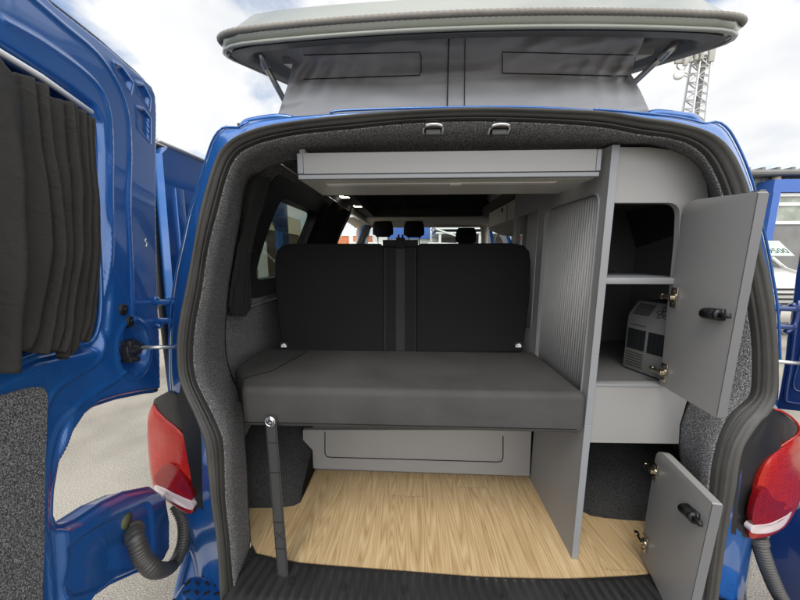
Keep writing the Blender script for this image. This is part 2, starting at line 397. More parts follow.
# --- blue outer rear frame
BOUT = [(196,604,.80),(190,560,.82),(176,520,.84),(170,480,.86),(169,440,.87),(168,395,.87),(168,370,.87),(170,330,.87),(172,300,.87),(176,270,.87),(183,240,.87),(190,210,.87),(200,180,.87),(208,154,.87),(214,137,.86),(221,128,.86),(230,127,.86),(240,128,.85),(247,122,.85),(280,117.5,.84),(330,114.5,.82),(410,110,.81),(480,107.6,.81),(550,109,.81),(600,111.2,.82),(640,114,.84),(670,117,.84),(692,121,.85),(704,124,.86),(716,121,.87),(727,129,.87),(736,146,.88),(743,162,.88),(752,188,.89),(759,220,.89),(765,246,.90),(770,275,.90),(775,308,.90),(777,352,.90),(778,390,.90),(778,420,.89),(776,450,.88),(768,480,.86),(760,520,.84),(752,560,.82),(745,604,.80)]
RB = resample(smoothpath([pY(*p) for p in BOUT], 8), N)
bm = B()
grid(bm, [[p+Vector((0, .02, 0)) for p in RO], [a.lerp(b2, .12)+Vector((0, .022, 0)) for a, b2 in zip(RO, RB)], [a.lerp(b2, .45)+Vector((0, .012, 0)) for a, b2 in zip(RO, RB)], [a.lerp(b2, .52)-Vector((0, -.002, 0)) for a, b2 in zip(RO, RB)], [a.lerp(b2, .85)-Vector((0, .004, 0)) for a, b2 in zip(RO, RB)], RB])
obj('rear_frame', solid(bm, .003), BLUE, van, smooth=True)
# highlight flange along the pillars (drip edge)
for rng in (range(30, 98), range(150, 215)):
    bm = B(); tube(bm, [RO[i].lerp(RB[i], .80)+Vector((0, -.008, 0)) for i in rng], .0028, 6)
    obj('drip_flange', bm, BLUE, van, smooth=True)
# --- side panels and roof
def half(z): return .885 if z < 1.2 else .885-.225*((z-1.2)/.6)**1.6
def lean(z): return .885-half(z)
LX, RX = VC-.885, VC+.885+.03
def side_sheet(sgn, holes, name):
    """side wall in (y,z), bent to the tumblehome after filling"""
    pts = [(.90, .42), (.90, .8), (.90, 1.2), (.90, 1.6), (.90, 1.80), (1.6, 1.82), (2.6, 1.82), (3.4, 1.80), (3.75, 1.62), (4.2, 1.24), (4.9, 1.1), (5.15, .95), (5.2, .42), (4.75, .36), (4.68, .62), (4.5, .78), (4.25, .78), (4.07, .62), (4.0, .36), (1.95, .36), (1.88, .62), (1.70, .78), (1.45, .78), (1.27, .62), (1.2, .36)]
    bm = B(); prism(bm, [(0, y, z) for y, z in pts], (.035, 0, 0), [[(0, y, z) for y, z in h] for h in holes])
    bmesh.ops.subdivide_edges(bm, edges=[e for e in bm.edges if e.calc_length() > .25], cuts=2, use_grid_fill=False)
    bmesh.ops.triangulate(bm, faces=bm.faces)
    for v in bm.verts:
        taper = .12*max(0, (v.co.y-3.6)/1.6)**1.5
        v.co.x = VC+sgn*(half(v.co.z)-taper-v.co.x)
    bmesh.ops.recalc_face_normals(bm, faces=bm.faces)
    return obj(name, bm, BLUE, van, angle=30)
def rrect(y0, y1, z0, z1, r=.06): return [(p.y, p.z) for p in rounded([(0, y0, z0), (0, y1, z0), (0, y1, z1), (0, y0, z1)], r)]
WL1 = rrect(1.12, 2.0, 1.30, 1.73)
DOORL = rrect(2.16, 3.22, .55, 1.78, .08)
WL3 = [(3.34, 1.25), (3.9, 1.25), (3.62, 1.55), (3.42, 1.72), (3.36, 1.72)]
side_sheet(-1, [WL1, DOORL, WL3], 'side_panel')
WR1 = rrect(1.0, 1.9, 1.2, 1.72); WR2 = rrect(2.05, 2.95, 1.2, 1.72)
side_sheet(1, [WR1, WR2, [(3.1, 1.25), (3.9, 1.25), (3.62, 1.55), (3.42, 1.72), (3.12, 1.72)]], 'side_panel')
# roof with aperture
AX0, AX1, AY0, AY1 = -.36, .62, 1.15, 2.72
bm = B(); zr = 1.83
prism(bm, [(VC-.655, 1.0, zr), (VC-.655, 2.6, zr), (VC-.64, 3.4, zr), (VC+.64, 3.4, zr), (VC+.655, 2.6, zr), (VC+.655, 1.0, zr)], (0, 0, .02), [[(AX0, AY0, zr), (AX0, AY1, zr), (AX1, AY1, zr), (AX1, AY0, zr)]])
obj('roof_panel', bm, BLUE, van)
bm = B()      # roof gutter strips seen above the rear seal
for a, b2 in ((300, 603), ):
    pts = [pY(u, v, .84) for u, v in [(330, 113), (345, 110.5), (420, 108), (500, 106.8), (560, 108.5), (600, 111.5)]]
    tube(bm, smoothpath(pts, 6), .003, 8)
pts = smoothpath([pY(u, v, .86) for u, v in [(646, 117), (655, 113.5), (680, 116), (692, 118.5), (700, 127)]], 6)
tube(bm, pts, .010, 8)
pts = smoothpath([pY(u, v, .86) for u, v in [(242, 128), (248, 122), (270, 118), (284, 117.5), (296, 120)]], 6)
tube(bm, pts, .009, 8)
obj('roof_gutter', bm, BLUE, van, smooth=True)
# corner joints at the top of both pillars
for pts in ([(214,138),(220,127),(226,124.5),(232,128),(233,137),(222,146)], [(708,131),(709,122),(716,119.5),(725,126),(733,141),(729,148)]):
    bm = B(); prism(bm, [pY(u, v, .845) for u, v in pts], (0, .05, 0), bev=.004); obj('pillar_cap', bm, BLUE, van, angle=40)
# --- interior lining: left wall, right wall, ceiling
bm = B(); xi = -.648
lw = [(.88, .56), (.88, 1.792), (2.12, 1.792), (2.12, .56)]
prism(bm, [(xi, y, z) for y, z in lw], (-.05, 0, 0), [[(xi, y, z) for y, z in rrect(1.14, 1.98, 1.32, 1.71)]])
bmesh.ops.subdivide_edges(bm, edges=[e for e in bm.edges if e.calc_length() > .2], cuts=3); bmesh.ops.triangulate(bm, faces=bm.faces)
def leanbm(bm, sg=1):
    for v in bm.verts: v.co.x += sg*lean(min(v.co.z, 1.8))
leanbm(bm); obj('side_lining', bm, CARP, van)
bm = B(); prism(bm, [(RX-.12, y, z) for y, z in lw], (.04, 0, 0)); bmesh.ops.subdivide_edges(bm, edges=[e for e in bm.edges if e.calc_length() > .2], cuts=3); bmesh.ops.triangulate(bm, faces=bm.faces); leanbm(bm, -1); obj('side_lining', bm, CARPD, van)
bm = B(); prism(bm, [(-.478, .86, 1.795), (-.478, 3.25, 1.795), (VC+.63, 3.25, 1.795), (VC+.60, .97, 1.795)], (0, 0, .02), [[(AX0+.02, AY0, 1.795), (AX0+.02, AY1, 1.795), (AX1-.02, AY1, 1.795), (AX1-.02, AY0, 1.795)]])
obj('ceiling_lining', bm, DKLIN, van)
bm = B(); prism(bm, [(AX0-.03, AY0-.03, 1.79), (AX0-.03, AY1+.03, 1.79), (AX1+.03, AY1+.03, 1.79), (AX1+.03, AY0-.03, 1.79)], (0, 0, .07), [[(AX0+.025, AY0+.02, 1.79), (AX0+.025, AY1-.04, 1.79), (AX1-.025, AY1-.04, 1.79), (AX1-.025, AY0+.02, 1.79)]]); obj('aperture_trim', bm, DKLIN, van)
# window frame + glass in left wall
bm = B(); SUBL = 1; fr = rounded([(xi+.004, 1.04, 1.275), (xi+.004, 2.08, 1.275), (xi+.004, 2.08, 1.735), (xi+.004, 1.04, 1.735)], .05)
fi = rounded([(xi+.004, 1.15, 1.36), (xi+.004, 1.60, 1.36), (xi+.004, 1.60, 1.675), (xi+.004, 1.15, 1.675)], .05)
prism(bm, fr, (-.052, 0, 0), [fi]); bmesh.ops.subdivide_edges(bm, edges=[e for e in bm.edges if e.calc_length() > .2], cuts=3); bmesh.ops.triangulate(bm, faces=bm.faces); leanbm(bm)
sw = obj('side_window', bm, RUB, van)
bm = B(); prism(bm, fi, (-.005, 0, 0)); bmesh.ops.translate(bm, verts=bm.verts, vec=(-.03, 0, 0)); bmesh.ops.triangulate(bm, faces=bm.faces); leanbm(bm); obj('pane', bm, TINT, sw)
bm = B(); tube(bm, [(xi+.018, .99, 1.262), (xi+.018, 1.7, 1.262)], .005, 8); obj('window_rail', bm, ALU, van, smooth=True)
bm = B(); tube(bm, [(xi+.03+lean(1.75), 1.0, 1.75), (xi+.03+lean(1.75), 2.05, 1.75)], .004, 8); obj('curtain_rail', bm, CHROME, van, smooth=True)
# right windows
for h in (WR1, WR2):
    bm = B(); prism(bm, [(RX-.075, y, z) for y, z in h], (.005, 0, 0)); obj('window_glass', bm, DARKG, van)
# cab: B pillar, header, A pillars, windscreen, dash, visors
bm = B(); prism(bm, [(xi-.045+lean(z_),  2.10, z_) for z_ in (.5, 1.2, 1.4, 1.6, 1.79)]+[(xi+lean(z_),  2.10, z_) for z_ in (1.79, 1.6, 1.4, 1.2, .5)], (0, .14, 0)); obj('pillar_trim', bm, DKLIN, van)
bm = B(); prism(bm, [(xi-.045+lean(z_),  3.20, z_) for z_ in (.5, 1.2, 1.4, 1.6, 1.79)]+[(xi+lean(z_),  3.20, z_) for z_ in (1.79, 1.6, 1.4, 1.2, .5)], (0, .14, 0)); obj('pillar_trim', bm, DKLIN, van)
bm = B(); tube(bm, [(xi+lean(1.78)-.01, 2.2, 1.785), (xi+lean(1.78)-.01, 3.3, 1.785)], .022, 8); obj('door_opening_trim', bm, BEIGE, van, smooth=True)
bm = B(); tube(bm, [pX(322, 229, -.62), pX(338, 247, -.62), (-.62, 3.0, 1.30)], .016, 8); obj('grab_rail', bm, NAVY, van, smooth=True)
bm = B()
hx0, hx1 = pY(363, 226, 3.3).x, pY(484, 226, 3.3).x
rows = []
for y, z, w in ((2.74, 1.80, .02), (2.85, 1.79, .015), (3.05, 1.785, 0), (3.3, 1.775, 0), (3.36, 1.765, 0)):
    rows.append([(hx0-.10-w+(hx1-hx0+.2+2*w)*i/12, y, z+.0*math.sin(i)) for i in range(13)])
grid(bm, rows); obj('cab_headliner', solid(bm, .01), BEIGE, van, smooth=True)
for a, b2 in ((368, 413), (433, 482)):
    bm = B(); P = rounded([pY(a, 217.5, 3.22), pY(b2, 217.5, 3.22), pY(b2, 226.5, 3.22), pY(a, 226.5, 3.22)], .05); prism(bm, P, (0, .02, 0), bev=.004)
    obj('sun_visor', bm, BEIGE, van, angle=40)
for sx, pp in ((-1, [(366, 217), (361, 226), (359, 238), (358, 260)]), (1, [(478, 217), (483, 226), (484.5, 238), (485, 260)])):
    bm = B(); tube(bm, smoothpath([pY(u, v, 3.3) for u, v in pp], 5), .035, 10); obj('windscreen_pillar', bm, BEIGE, van, smooth=True)
bm = B(); prism(bm, [(VC-.78, 3.42, 1.79), (VC+.78, 3.42, 1.79), (VC+.84, 4.2, 1.2), (VC-.84, 4.2, 1.2)], (0, .01, .006)); obj('windscreen', bm, GLASS, van)
bm = B(); box(bm, VC-.85, VC+.85, 3.75, 4.2, .7, 1.17, bev=.04); obj('dashboard', bm, RUB, van, angle=40)
bm = B(); tube(bm, [(VC+.40+.19*math.cos(a/16*2*math.pi), 3.62+.06*math.sin(a/16*2*math.pi), 1.12+.18*math.sin(a/16*2*math.pi)) for a in range(16)], .014, 8, closed=True); obj('steering_wheel', bm, RUB, van, smooth=True)
bm = B()
rows = []
for y, z, w in ((4.18, 1.20, .86), (4.5, 1.15, .85), (4.95, 1.05, .80), (5.18, .85, .76), (5.22, .4, .76)):
    rows.append([(VC-w+2*w*i/10, y-.12*abs((i-5)/5)**3, z) for i in range(11)])
grid(bm, rows); obj('bonnet', solid(bm, .01), BLUE, van, smooth=True)
bm = B(); box(bm, LX+.10, RX-.10, .95, 3.9, .40, .495); obj('chassis', bm, RUB, van)
for x in (LX+.12, RX-.12):
    for y in (1.575, 4.375):
        bm = B(); tube(bm, [(x+.10*(1 if x < 0 else -1)*k-.0, y, .33) for k in (-1, -.9, .9, 1)], lambda i: (.29, .33, .33, .29)[i], 36)
        w = obj('wheel', bm, RUB, van, angle=40)
        bm = B(); cyl(bm, (x+(-.115 if x < 0 else .105), y, .33), (1, 0, 0), .20, .01, 30); obj('rim', bm, ALU, w)
# LED lights
for u, v in ((345, 197), (358, 206.3)):
    p = pZ(u, v, 1.793); bm = B(); obox(bm, p, (1, 0, 0), (0, 1, 0), (0, 0, 1), .055, .05, .006, bev=.002); obj('ceiling_lamp', bm, LED, van)
# pop top: interior bed frame bars
bm = B(); y = 2.70
box(bm, AX0, AX1, y-.03, y, 1.80, 1.855); 
for u in (404, 449): p = pY(u, 205, y-.02); box(bm, p.x-.014, p.x+.014, y-.03, y-.005, 1.85, 2.05)
box(bm, AX0, AX1, y-.03, y-.01, 1.975, 2.01)
for u in (401, 407, 440, 452): p = pY(u, 212, y-.035); cyl(bm, p, (0, -1, 0), .008, .006, 8)
obj('bed_frame', bm, IRON, van)
# --- floor, sill, wheel arches
fl = [(250,494),(255,489),(282,486),(293,483),(306,466),(528,474),(581,477),(594,493),(620,501),(645,506),(660,530),(662,571),(640,574.5),(565,578),(480,576),(400,570),(300,562),(257,553),(251,541),(249,515)]
P = [pZ(u, v, FLOOR) for u, v in fl]
bm = B(); prism(bm, P, (0, 0, -.012)); obj('wood_floor', bm, WOOD, van)
bm = B(); box(bm, -.50, .82, .60, 1.0, .50, .556); box(bm, -.66, RX-.1, 1.0, 3.9, .50, .557); obj('floor_base', bm, CARPD, van)
# sill
fe = smoothpath([pZ(u, v, FLOOR+.003) for u, v in [(257,553),(300,562),(400,570),(480,576),(565,578),(640,574.5),(668,571)]], 10); fe = resample(fe, 190)
bm = B(); rows = []
x0, x1 = fe[0].x, fe[-1].x
def sillrow(f, dz, rib):
    r = []
    for i, p in enumerate(fe):
        k = i/(len(fe)-1); yb = .585
        q = Vector((p.x+(-.04 if k < .5 else .04)*f*(abs(2*k-1)**4), p.y+(yb-p.y)*f, FLOOR+dz))
        if rib: q.z += .0045*(1 if (i % 4) < 2 else -1)*(.5)
        r.append(q)
    return r
rows = [sillrow(0, -.02, 0), sillrow(0, .001, 0), sillrow(.04, .003, 0), sillrow(.08, .002, 1), sillrow(.55, .0, 1), sillrow(.62, -.002, 0), sillrow(.7, -.006, 0), sillrow(.72, -.014, 1), sillrow(1.0, -.05, 1), sillrow(1.05, -.12, 0)]
grid(bm, rows); sill = obj('sill_plate', solid(bm, .003), RUBS, van, angle=35)
for u, v in ((291.5, 580.5), (343, 587.5), (405.5, 590), (504.5, 596), (569, 598), (625, 598)):
    p = pZ(u, v, FLOOR+.002); bm = B(); cyl(bm, p, (0, 0, 1), .0095, .003, 16); cyl(bm, p+Vector((0, 0, .0005)), (0, 0, 1), .0045, .0065, 12); obj('screw', bm, BRAKE, sill)
def arch(x0, x1, name='wheel_arch'):
    bm = B(); rows = []
    for j in range(13):
        a = math.pi*j/12; y = 1.42-.50*math.cos(a); z = .56+.27*math.sin(a)**.8
        rows.append([(x0+(x1-x0)*i/6, y, z-(.10*(i/6)**5)) for i in range(7)])
    grid(bm, rows)
    bm.faces.new([v for v in [r for r in [bm.verts[:]] ][0] if False] or bm.faces[:][0].verts[:][:3]) if False else None
    bm.verts.ensure_lookup_table()
    end = [bm.verts[7*j+6] for j in range(13)]; bm.faces.new(end)
    obj(name, bm, CARPD, van, angle=50)
arch(-.70, -.40); arch(.96, .60)
# left corner riser below lining (dark carpet) is the arch; black bumper step
bm = B(); box(bm, LX+.03, RX-.03, .56, .76, .26, .505, bev=.03); obj('rear_bumper', bm, BLUE, van, angle=40)
bm = B()
rnd = random.Random(3)
for j in range(7):
    for i in range(10):
        p = Vector((-.655+.03*i+(.015 if j % 2 else 0), .58+.024*j, .507))
        a = rnd.choice([.5, -.5, .9]); obox(bm, p, (math.cos(a), math.sin(a), 0), (-math.sin(a), math.cos(a), 0), (0, 0, 1), .016, .006, .003)
obj('bumper_grip', bm, BRAKE, van); bm = B()
for j in range(7):
    for i in range(10):
        p = Vector((.70+.03*i+(.015 if j % 2 else 0), .58+.024*j, .507))
        a = rnd.choice([.5, -.5, .9]); obox(bm, p, (math.cos(a), math.sin(a), 0), (-math.sin(a), math.cos(a), 0), (0, 0, 1), .016, .006, .003)
obj('bumper_grip', bm, BRAKE, van)
# body posts below the lamps
bm = B()
prism(bm, [pY(u, v, .80) for u, v in [(196, 500), (222, 490), (232, 604), (170, 640), (176, 600), (186, 560)]], (0, .05, 0), bev=.006)
obj('corner_post', bm, BLUE, van, angle=40)
bm = B(); tube(bm, [pY(u, v, .79) for u, v in [(196, 508), (190, 540), (178, 585), (172, 612)]], .008, 8); obj('post_flange', bm, BLUE, van, smooth=True)
bm = B(); prism(bm, [pY(u, v, .80) for u, v in [(722, 500), (752, 530), (748, 570), (738, 640), (690, 640), (706, 590)]], (0, .05, 0), bev=.006)
obj('corner_post', bm, BLUE, van, angle=40)
bm = B(); tube(bm, [pY(u, v, .79) for u, v in [(743, 536), (740, 560), (745, 604)]], .006, 8); obj('post_flange', bm, BLUE, van, smooth=True)
# --- tail lights
def lamp(red, black, red2, white, fin, yin, yout, flip, seg):
    bx = [u for u, v in black]; u0, u1 = min([u for u, v in red+black]), max([u for u, v in red+black])
    def dep(u):                       # lamp wraps round the corner of the body
        t = (u-u0)/(u1-u0); t = 1-t if flip else t
        return yin+(yout-yin)*(1-t)**2.2
    def patch(name, poly, m, parent, off, thick, dome=1.0):
        bm = B(); P = [pY(u, v, dep(u)+off) for u, v in poly]
        P = resample([Vector(q) for q in smoothpath([p.to_tuple() for p in P], 4, True)], 60, True)
        lo = [p+Vector((0, thick, 0)) for p in P]
        c = sum(P, Vector())/len(P)
        rows = [lo, P]
        for f, k in ((.96, .004), (.88, .009), (.7, .013), (.45, .015), (.2, .016)):
            rows.append([c+(p-c)*f+Vector((0, -k*.7*dome, 0)) for p in P])
        V = grid(bm, rows, closed=True); bm.faces.new(V[-1]); bm.faces.new(V[0][::-1]); bmesh.ops.recalc_face_normals(bm, faces=bm.faces)
        return obj(name, bm, m, parent, angle=50)
    h = patch('tail_light', black, RUB, van, .004, .08)
    l = patch('lens', red, RED, h, -.008, .05)
    patch('lens_band', red2, REDD, h, -.0235, .014, .12)
    patch('clear_lens', white, CLEARP, h, -.0250, .016, .12)
    bm = B(); prism(bm, [pY(u, v, yin+.02) for u, v in fin], (0, .02, 0)); obj('housing_fin', bm, RUB, h)
    return h
lamp([(153,404),(147.5,420),(148.5,453),(152,482),(158,494),(175,507),(191,514),(193.5,500),(190,472),(186,442),(179,430),(166,419),(157,410)],
     [(153,404),(158,397),(166,394),(177,395),(181,409),(196,420),(202,436),(207,472),(206,494),(198,507),(191,514),(180,505),(160,490),(156,440)],
     [(154,476),(168,463),(180,472),(190,488),(192,500),(176,494),(157,485)],
     [(154,486),(165,489),(190,501),(192,510),(176,504),(158,494)],
     [(180.5,384),(184,392),(192,410),(198,425),(190,414),(177,408)], .755, .85, False, [(168,424),(181,433),(187,446),(190,470),(184,468),(172,458),(166,444)])
lamp([(798,436),(787,444),(770,458),(759,478),(754,506),(749,536),(760,538),(770,536),(784,528),(794,513),(801,496),(808,470),(806,445)],
     [(770,410),(781,412),(792,420),(799,428),(806,445),(806,480),(780,520),(749,538),(733,527),(731,510),(736,472),(747,447),(758,430)],
     [(756,500),(765,487),(775,500),(792,505),(786,519),(770,525),(753,524)],
     [(753,526),(768,524),(786,516),(792,512),(784,526),(770,533),(752,533)],
     [(745,424),(769,410),(770,430),(752,440),(742,448)], .755, .87, True, [(774,462),(764,472),(759,490),(757,498),(766,485),(776,478),(788,474),(784,462)])
bm = B(); prism(bm, [pY(u, v, .745) for u, v in [(176,396),(186,384),(198,410),(214,440),(222,480),(224,514),(205,512),(196,505)]], (0, .03, 0)); obj('lamp_surround', bm, RUB, van)
bm = B(); prism(bm, [pY(u, v, .745) for u, v in [(770,400),(772,412),(750,447),(740,475),(736,535),(722,530),(726,480),(734,450),(752,424)]], (0, .03, 0)); obj('lamp_surround', bm, RUB, van)
bm = B(); tube(bm, smoothpath([pY(u, v, .795) for u, v in [(771, 409), (781, 411), (792, 418), (799, 427), (797, 435), (787, 442), (774, 451), (765, 462), (758, 478), (753, 506), (748, 536)]], 5), .003, 6); obj('lamp_rim', bm, RED, van, smooth=True)
# --- pop-top roof
TILT = math.radians(19); LC = Vector((.150, .84, 1.992))
half_w, length = .680, 2.2
def lid_pt(x, y, z):                 # local lid coordinates: y forward along the tilted lid
    return LC+Vector((x, y*math.cos(TILT)-z*math.sin(TILT), y*math.sin(TILT)+z*math.cos(TILT)))
def lid_ring(inset, z, n=120):
    hw, l = half_w-inset, length-inset
    pts = rounded([(-hw, inset, 0), (hw, inset, 0), (hw*.93, l, 0), (-hw*.93, l, 0)], max(.12-inset*.5, .03), 10)
    return [lid_pt(p.x, p.y-.03*(1-(p.x/half_w)**2) if p.y < .3 else p.y, z+.016*(1-(p.x/half_w)**2)) for p in resample(pts, n, True)]
bm = B()
V = grid(bm, [lid_ring(.03, -.004), lid_ring(.0, .0), lid_ring(-.004, .015), lid_ring(.004, .03), lid_ring(.018, .036), lid_ring(.06, .070), lid_ring(.10, .084), lid_ring(.16, .09), lid_ring(.4, .10)], closed=True)
bm.faces.new(V[-1])
pop = obj('pop_top_lid', bm, LID, van, smooth=True)
bm = B(); V = grid(bm, [lid_ring(.012, -.008), lid_ring(.05, -.010), lid_ring(.06, .012), lid_ring(.12, .02)], closed=True); bm.faces.new(V[-1]); obj('lid_lining', bm, LIDU, pop, smooth=True)
bm = B(); tube(bm, lid_ring(-.004, .022, 900), lambda i: .0065+(.0012 if i % 2 else 0), 8, closed=True); obj('trim_strip', bm, TRIM, pop, smooth=True)
bm = B(); tube(bm, lid_ring(-.001, -.004, 200), .005, 8, closed=True); obj('lower_lip', bm, LID, pop, smooth=True)
for sx in (-1, 1):                   # hinge rails
    bm = B()
    a, b2 = lid_pt(sx*(half_w-.16), .16, -.0), lid_pt(sx*(half_w-.16), 1.9, -.0)
    obox(bm, (a+b2)/2, (1, 0, 0), (b2-a), (b2-a).cross(Vector((1, 0, 0))), .05, (b2-a).length, .02)
    obox(bm, (a+b2)/2+Vector((-sx*.04, 0, -.01)), (1, 0, 0), (b2-a), (b2-a).cross(Vector((1, 0, 0))), .012, (b2-a).length, .03)
    for k in range(9):
        p = a.lerp(b2, .03+k*.03); cyl(bm, p+Vector((0, 0, -.02)), (0, 0, 1), .005, .01, 8)
    obj('lid_rail', bm, RAIL, pop)
for pts in ([(250, 37), (283, 98)], [(682, 38), (637, 80)]):
    a = pY(*pts[0], .98); b2 = pY(*pts[1], 1.06)
    bm = B(); tube(bm, [a+(a-b2)*.15, b2+(b2-a)*.25], .009, 10); tube(bm, [a.lerp(b2, .0), a.lerp(b2, .5)], .012, 10); obj('gas_strut', bm, ALU, pop, smooth=True)
# canvas
def edge(tab, v): # piecewise linear u(v)
    for (v0, u0), (v1, u1) in zip(tab, tab[1:]):
        if v0 <= v <= v1: return u0+(u1-u0)*(v-v0)/(v1-v0)
    return tab[-1][1] if v > tab[-1][0] else tab[0][1]
Lt = [(10, 270), (35, 277), (50, 285), (62, 293), (74, 290), (84, 288), (118, 277), (130, 273)]; Rt = [(10, 655), (28, 648), (45, 642), (58, 635), (75, 631), (90, 640), (112, 650), (130, 653)]
def can_rear(s, t):
    v = 23+(118-23)*t; u = edge(Lt, v)*(1-s)+edge(Rt, v)*s
    waist = math.exp(-((v-72)/22)**2)
    y = .93+.055*waist+.0*s
    w = min(s, 1-s)
    cr = math.exp(-w*9)              # creases gather in the corners
    y += cr*.018*math.sin(s*120+v*.12)*waist + .007*math.sin((s*9+v*.02)*6.28)*math.exp(-((v-50)/22)**2)*noise.noise(Vector((s*4, v*.03, 9)))*2 + .008*noise.noise(Vector((s*6, v*.06, 2)))*(1+2*waist) + .006*cr*math.sin(v*.35+s*30)
    y += .010*math.exp(-((v-(79+3*math.sin(s*7)))/4)**2)*(1 if .02 < w else .3) - .006*math.exp(-((v-70)/5)**2)*abs(math.sin(s*9))
    return pY(u, v, y)
bm = B(); rows = [[can_rear(i/150, j/60) for i in range(151)] for j in range(61)]
# wrap the sides forward
full = []
for j, r in enumerate(rows):
    L_, R_ = r[0], r[-1]; left = []; right = []
    for k in range(1, 13):
        f = k/12; wig = .012*math.sin(k*2.3+j*.2)
        y = L_.y+(2.9-L_.y)*f; left.append(Vector((L_.x+.02*min(f*8, 1)*-1+wig, y, L_.z+(y-L_.y)*math.tan(TILT)*(1-j/60))))
        right.append(Vector((R_.x+.02*min(f*8, 1)+wig, y, R_.z+(y-R_.y)*math.tan(TILT)*(1-j/60))))
    full.append(left[::-1]+r+right)
grid(bm, full)
cv = obj('pop_top_canvas', solid(bm, .003), CANV, van, smooth=True)
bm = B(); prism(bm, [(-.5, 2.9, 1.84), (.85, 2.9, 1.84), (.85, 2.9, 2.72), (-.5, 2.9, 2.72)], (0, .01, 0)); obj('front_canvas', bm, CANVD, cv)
# centre strip + stitched pockets outline
bm = B()
def can_line(pts, r=.0013):
    out = []
    for u, v in resample([(a, b2, 0) for a, b2 in pts], 40) and [(p.x, p.y) for p in resample([Vector((a, b2, 0)) for a, b2 in pts], 50)]:
        t = (v-23)/95; lu, ru = edge(Lt, v), edge(Rt, v); s = (u-lu)/(ru-lu); out.append(can_rear(s, t)+Vector((0, -.004, 0)))
    tube(bm, out, r, 5)
can_line([(449, 26), (447, 107)], .0018); can_line([(465, 26), (464, 107)], .0012)
can_line([(304, 56), (421, 53), (421, 76), (304, 80)]); can_line([(502, 53), (632, 56)]); can_line([(502, 53), (502, 74), (628, 77)])
obj('canvas_stitching', bm, RUB, cv)
# ================================================================== LEFT REAR DOOR
H = Vector((-.77, .91, 0)); T = Vector((.24, -.97, 0)).normalized(); NN = Vector((.97, .24, 0)).normalized()
def dP(u, v):
    p = pP(u, v, H, NN); return ((p-H).dot(T), p.z)
def dPh(u, v, h):
    p = pP(u, v, H+NN*h, NN); return ((p-H).dot(T), p.z)
def dW(s, z, h=0): return H+T*s+Vector((0, 0, z))+NN*h
def poly2(pts, n=6, closed=False):
    return [(p.x, p.y) for p in smoothpath([Vector((*dP(*q), 0)) for q in pts], n, closed)]
outl = [dP(*q) for q in [(52,0),(80,22),(105,42),(125,60),(140,73),(151,84),(156,97),(157,115),(156.5,210),(158,292),(160,340),(161,391)]]
top0 = outl[0]
outl = [(.76, .45), (.76, top0[1]+.05), ] + outl + [dP(*q) for q in [(150,392),(121,398),(100,405),(86,416),(75,433),(66,460),(61,490),(60,515),(64,525),(72,524),(83,519),(108,502),(129,492),(154,487),(166,495),(170,520),(170,548),(162,564),(141,571),(117,582),(96,597)]]
outl += [(.42, dP(96, 597)[1])]
win = [dP(*q) for q in [(0,56),(40,79),(70,97),(90,112),(95,122),(97,150),(97,200),(101,250),(103,300),(100,328),(92,343),(70,347),(46,352),(20,362),(0,372)]]
win += [(.66, win[-1][1]-.01), (.69, win[-1][1]+.05), (.69, win[0][1]-.0), (.65, win[0][1]+.04)]
def inside(P, poly):
    x, y = P[..., 0], P[..., 1]; c = np.zeros(x.shape, bool); n = len(poly)
    for i in range(n):
        x0, y0 = poly[i]; x1, y1 = poly[(i+1) % n]
        if y0 == y1: continue
        c ^= ((y0 > y) != (y1 > y)) & (x < (x1-x0)*(y-y0)/(y1-y0)+x0)
    return c
def dist(P, pl, closed=False):
    d = np.full(P.shape[:-1], 9.); n = len(pl)
    for i in range(n if closed else n-1):
        a = np.array(pl[i]); b2 = np.array(pl[(i+1) % n]); ab = b2-a; L2 = (ab**2).sum()+1e-12
        t = np.clip(((P-a)@ab)/L2, 0, 1); q = a+t[..., None]*ab; d = np.minimum(d, np.sqrt(((P-q)**2).sum(-1)))
    return d
def ss(x, a, b2): t = np.clip((x-a)/(b2-a), 0, 1); return t*t*(3-2*t)
s0, s1, z0, z1 = -.06, .76, .36, top0[1]+.07
st = .0034; ns, nz = int((s1-s0)/st), int((z1-z0)/st)
gs = np.linspace(s0, s1, ns+1); gz = np.linspace(z0, z1, nz+1)
PP = np.stack(np.meshgrid(gs, gz, indexing='ij'), -1)
dwin = dist(PP, win, True); din = inside(PP, outl); dout = dist(PP, outl, True); winin = inside(PP, win)
L1 = poly2([(0,20),(40,42),(75,66),(97,88),(106,110),(109,140),(110,200),(109,260),(104,325),(96,362),(60,385),(47,402),(45,450),(45,605)])
L2 = poly2([(20,-10),(60,24),(95,54),(115,84),(125,112),(128,150),(127,200),(129,260),(130,325),(122,372),(88,395),(66,420),(54,460),(50,520),(54,560),(58,610)])
hgt = .022*ss(dwin, .0, .03)*(1-.0)       # face rises away from window rim
hgt -= .014*ss(dist(PP, L1), .030, .0)*0
d1, d2 = dist(PP, L1), dist(PP, L2)
hgt += .005*np.exp(-(d1/.0045)**2) + .0045*np.exp(-(d2/.0042)**2)
band = np.exp(-((d1+d2)/.055)**6)          # groove between the two pressed lines
hgt -= .012*band
hgt *= ss(dout, 0, .012)*.9+.1
hgt -= .018
for cx in ([(111,63),(113,70),(128,91),(130,82),(120,68)], [(135,84),(136,92),(147,108),(148,98),(142,86)], [(135,108),(136,128),(148,141),(148,118),(142,110)]):
    pl = [dP(*q) for q in cx]; ins = inside(PP, pl); dd = dist(PP, pl, True)
    hgt += np.where(ins, -.008*ss(dd, 0, .005), .003*np.exp(-(dd/.004)**2))
cs, cz = dP(133, 349); rr = np.sqrt((PP[..., 0]-cs)**2+((PP[..., 1]-cz)*.85)**2)
hgt -= .020*ss(rr, .062, .040); hgt += .004*np.exp(-((rr-.064)/.006)**2)
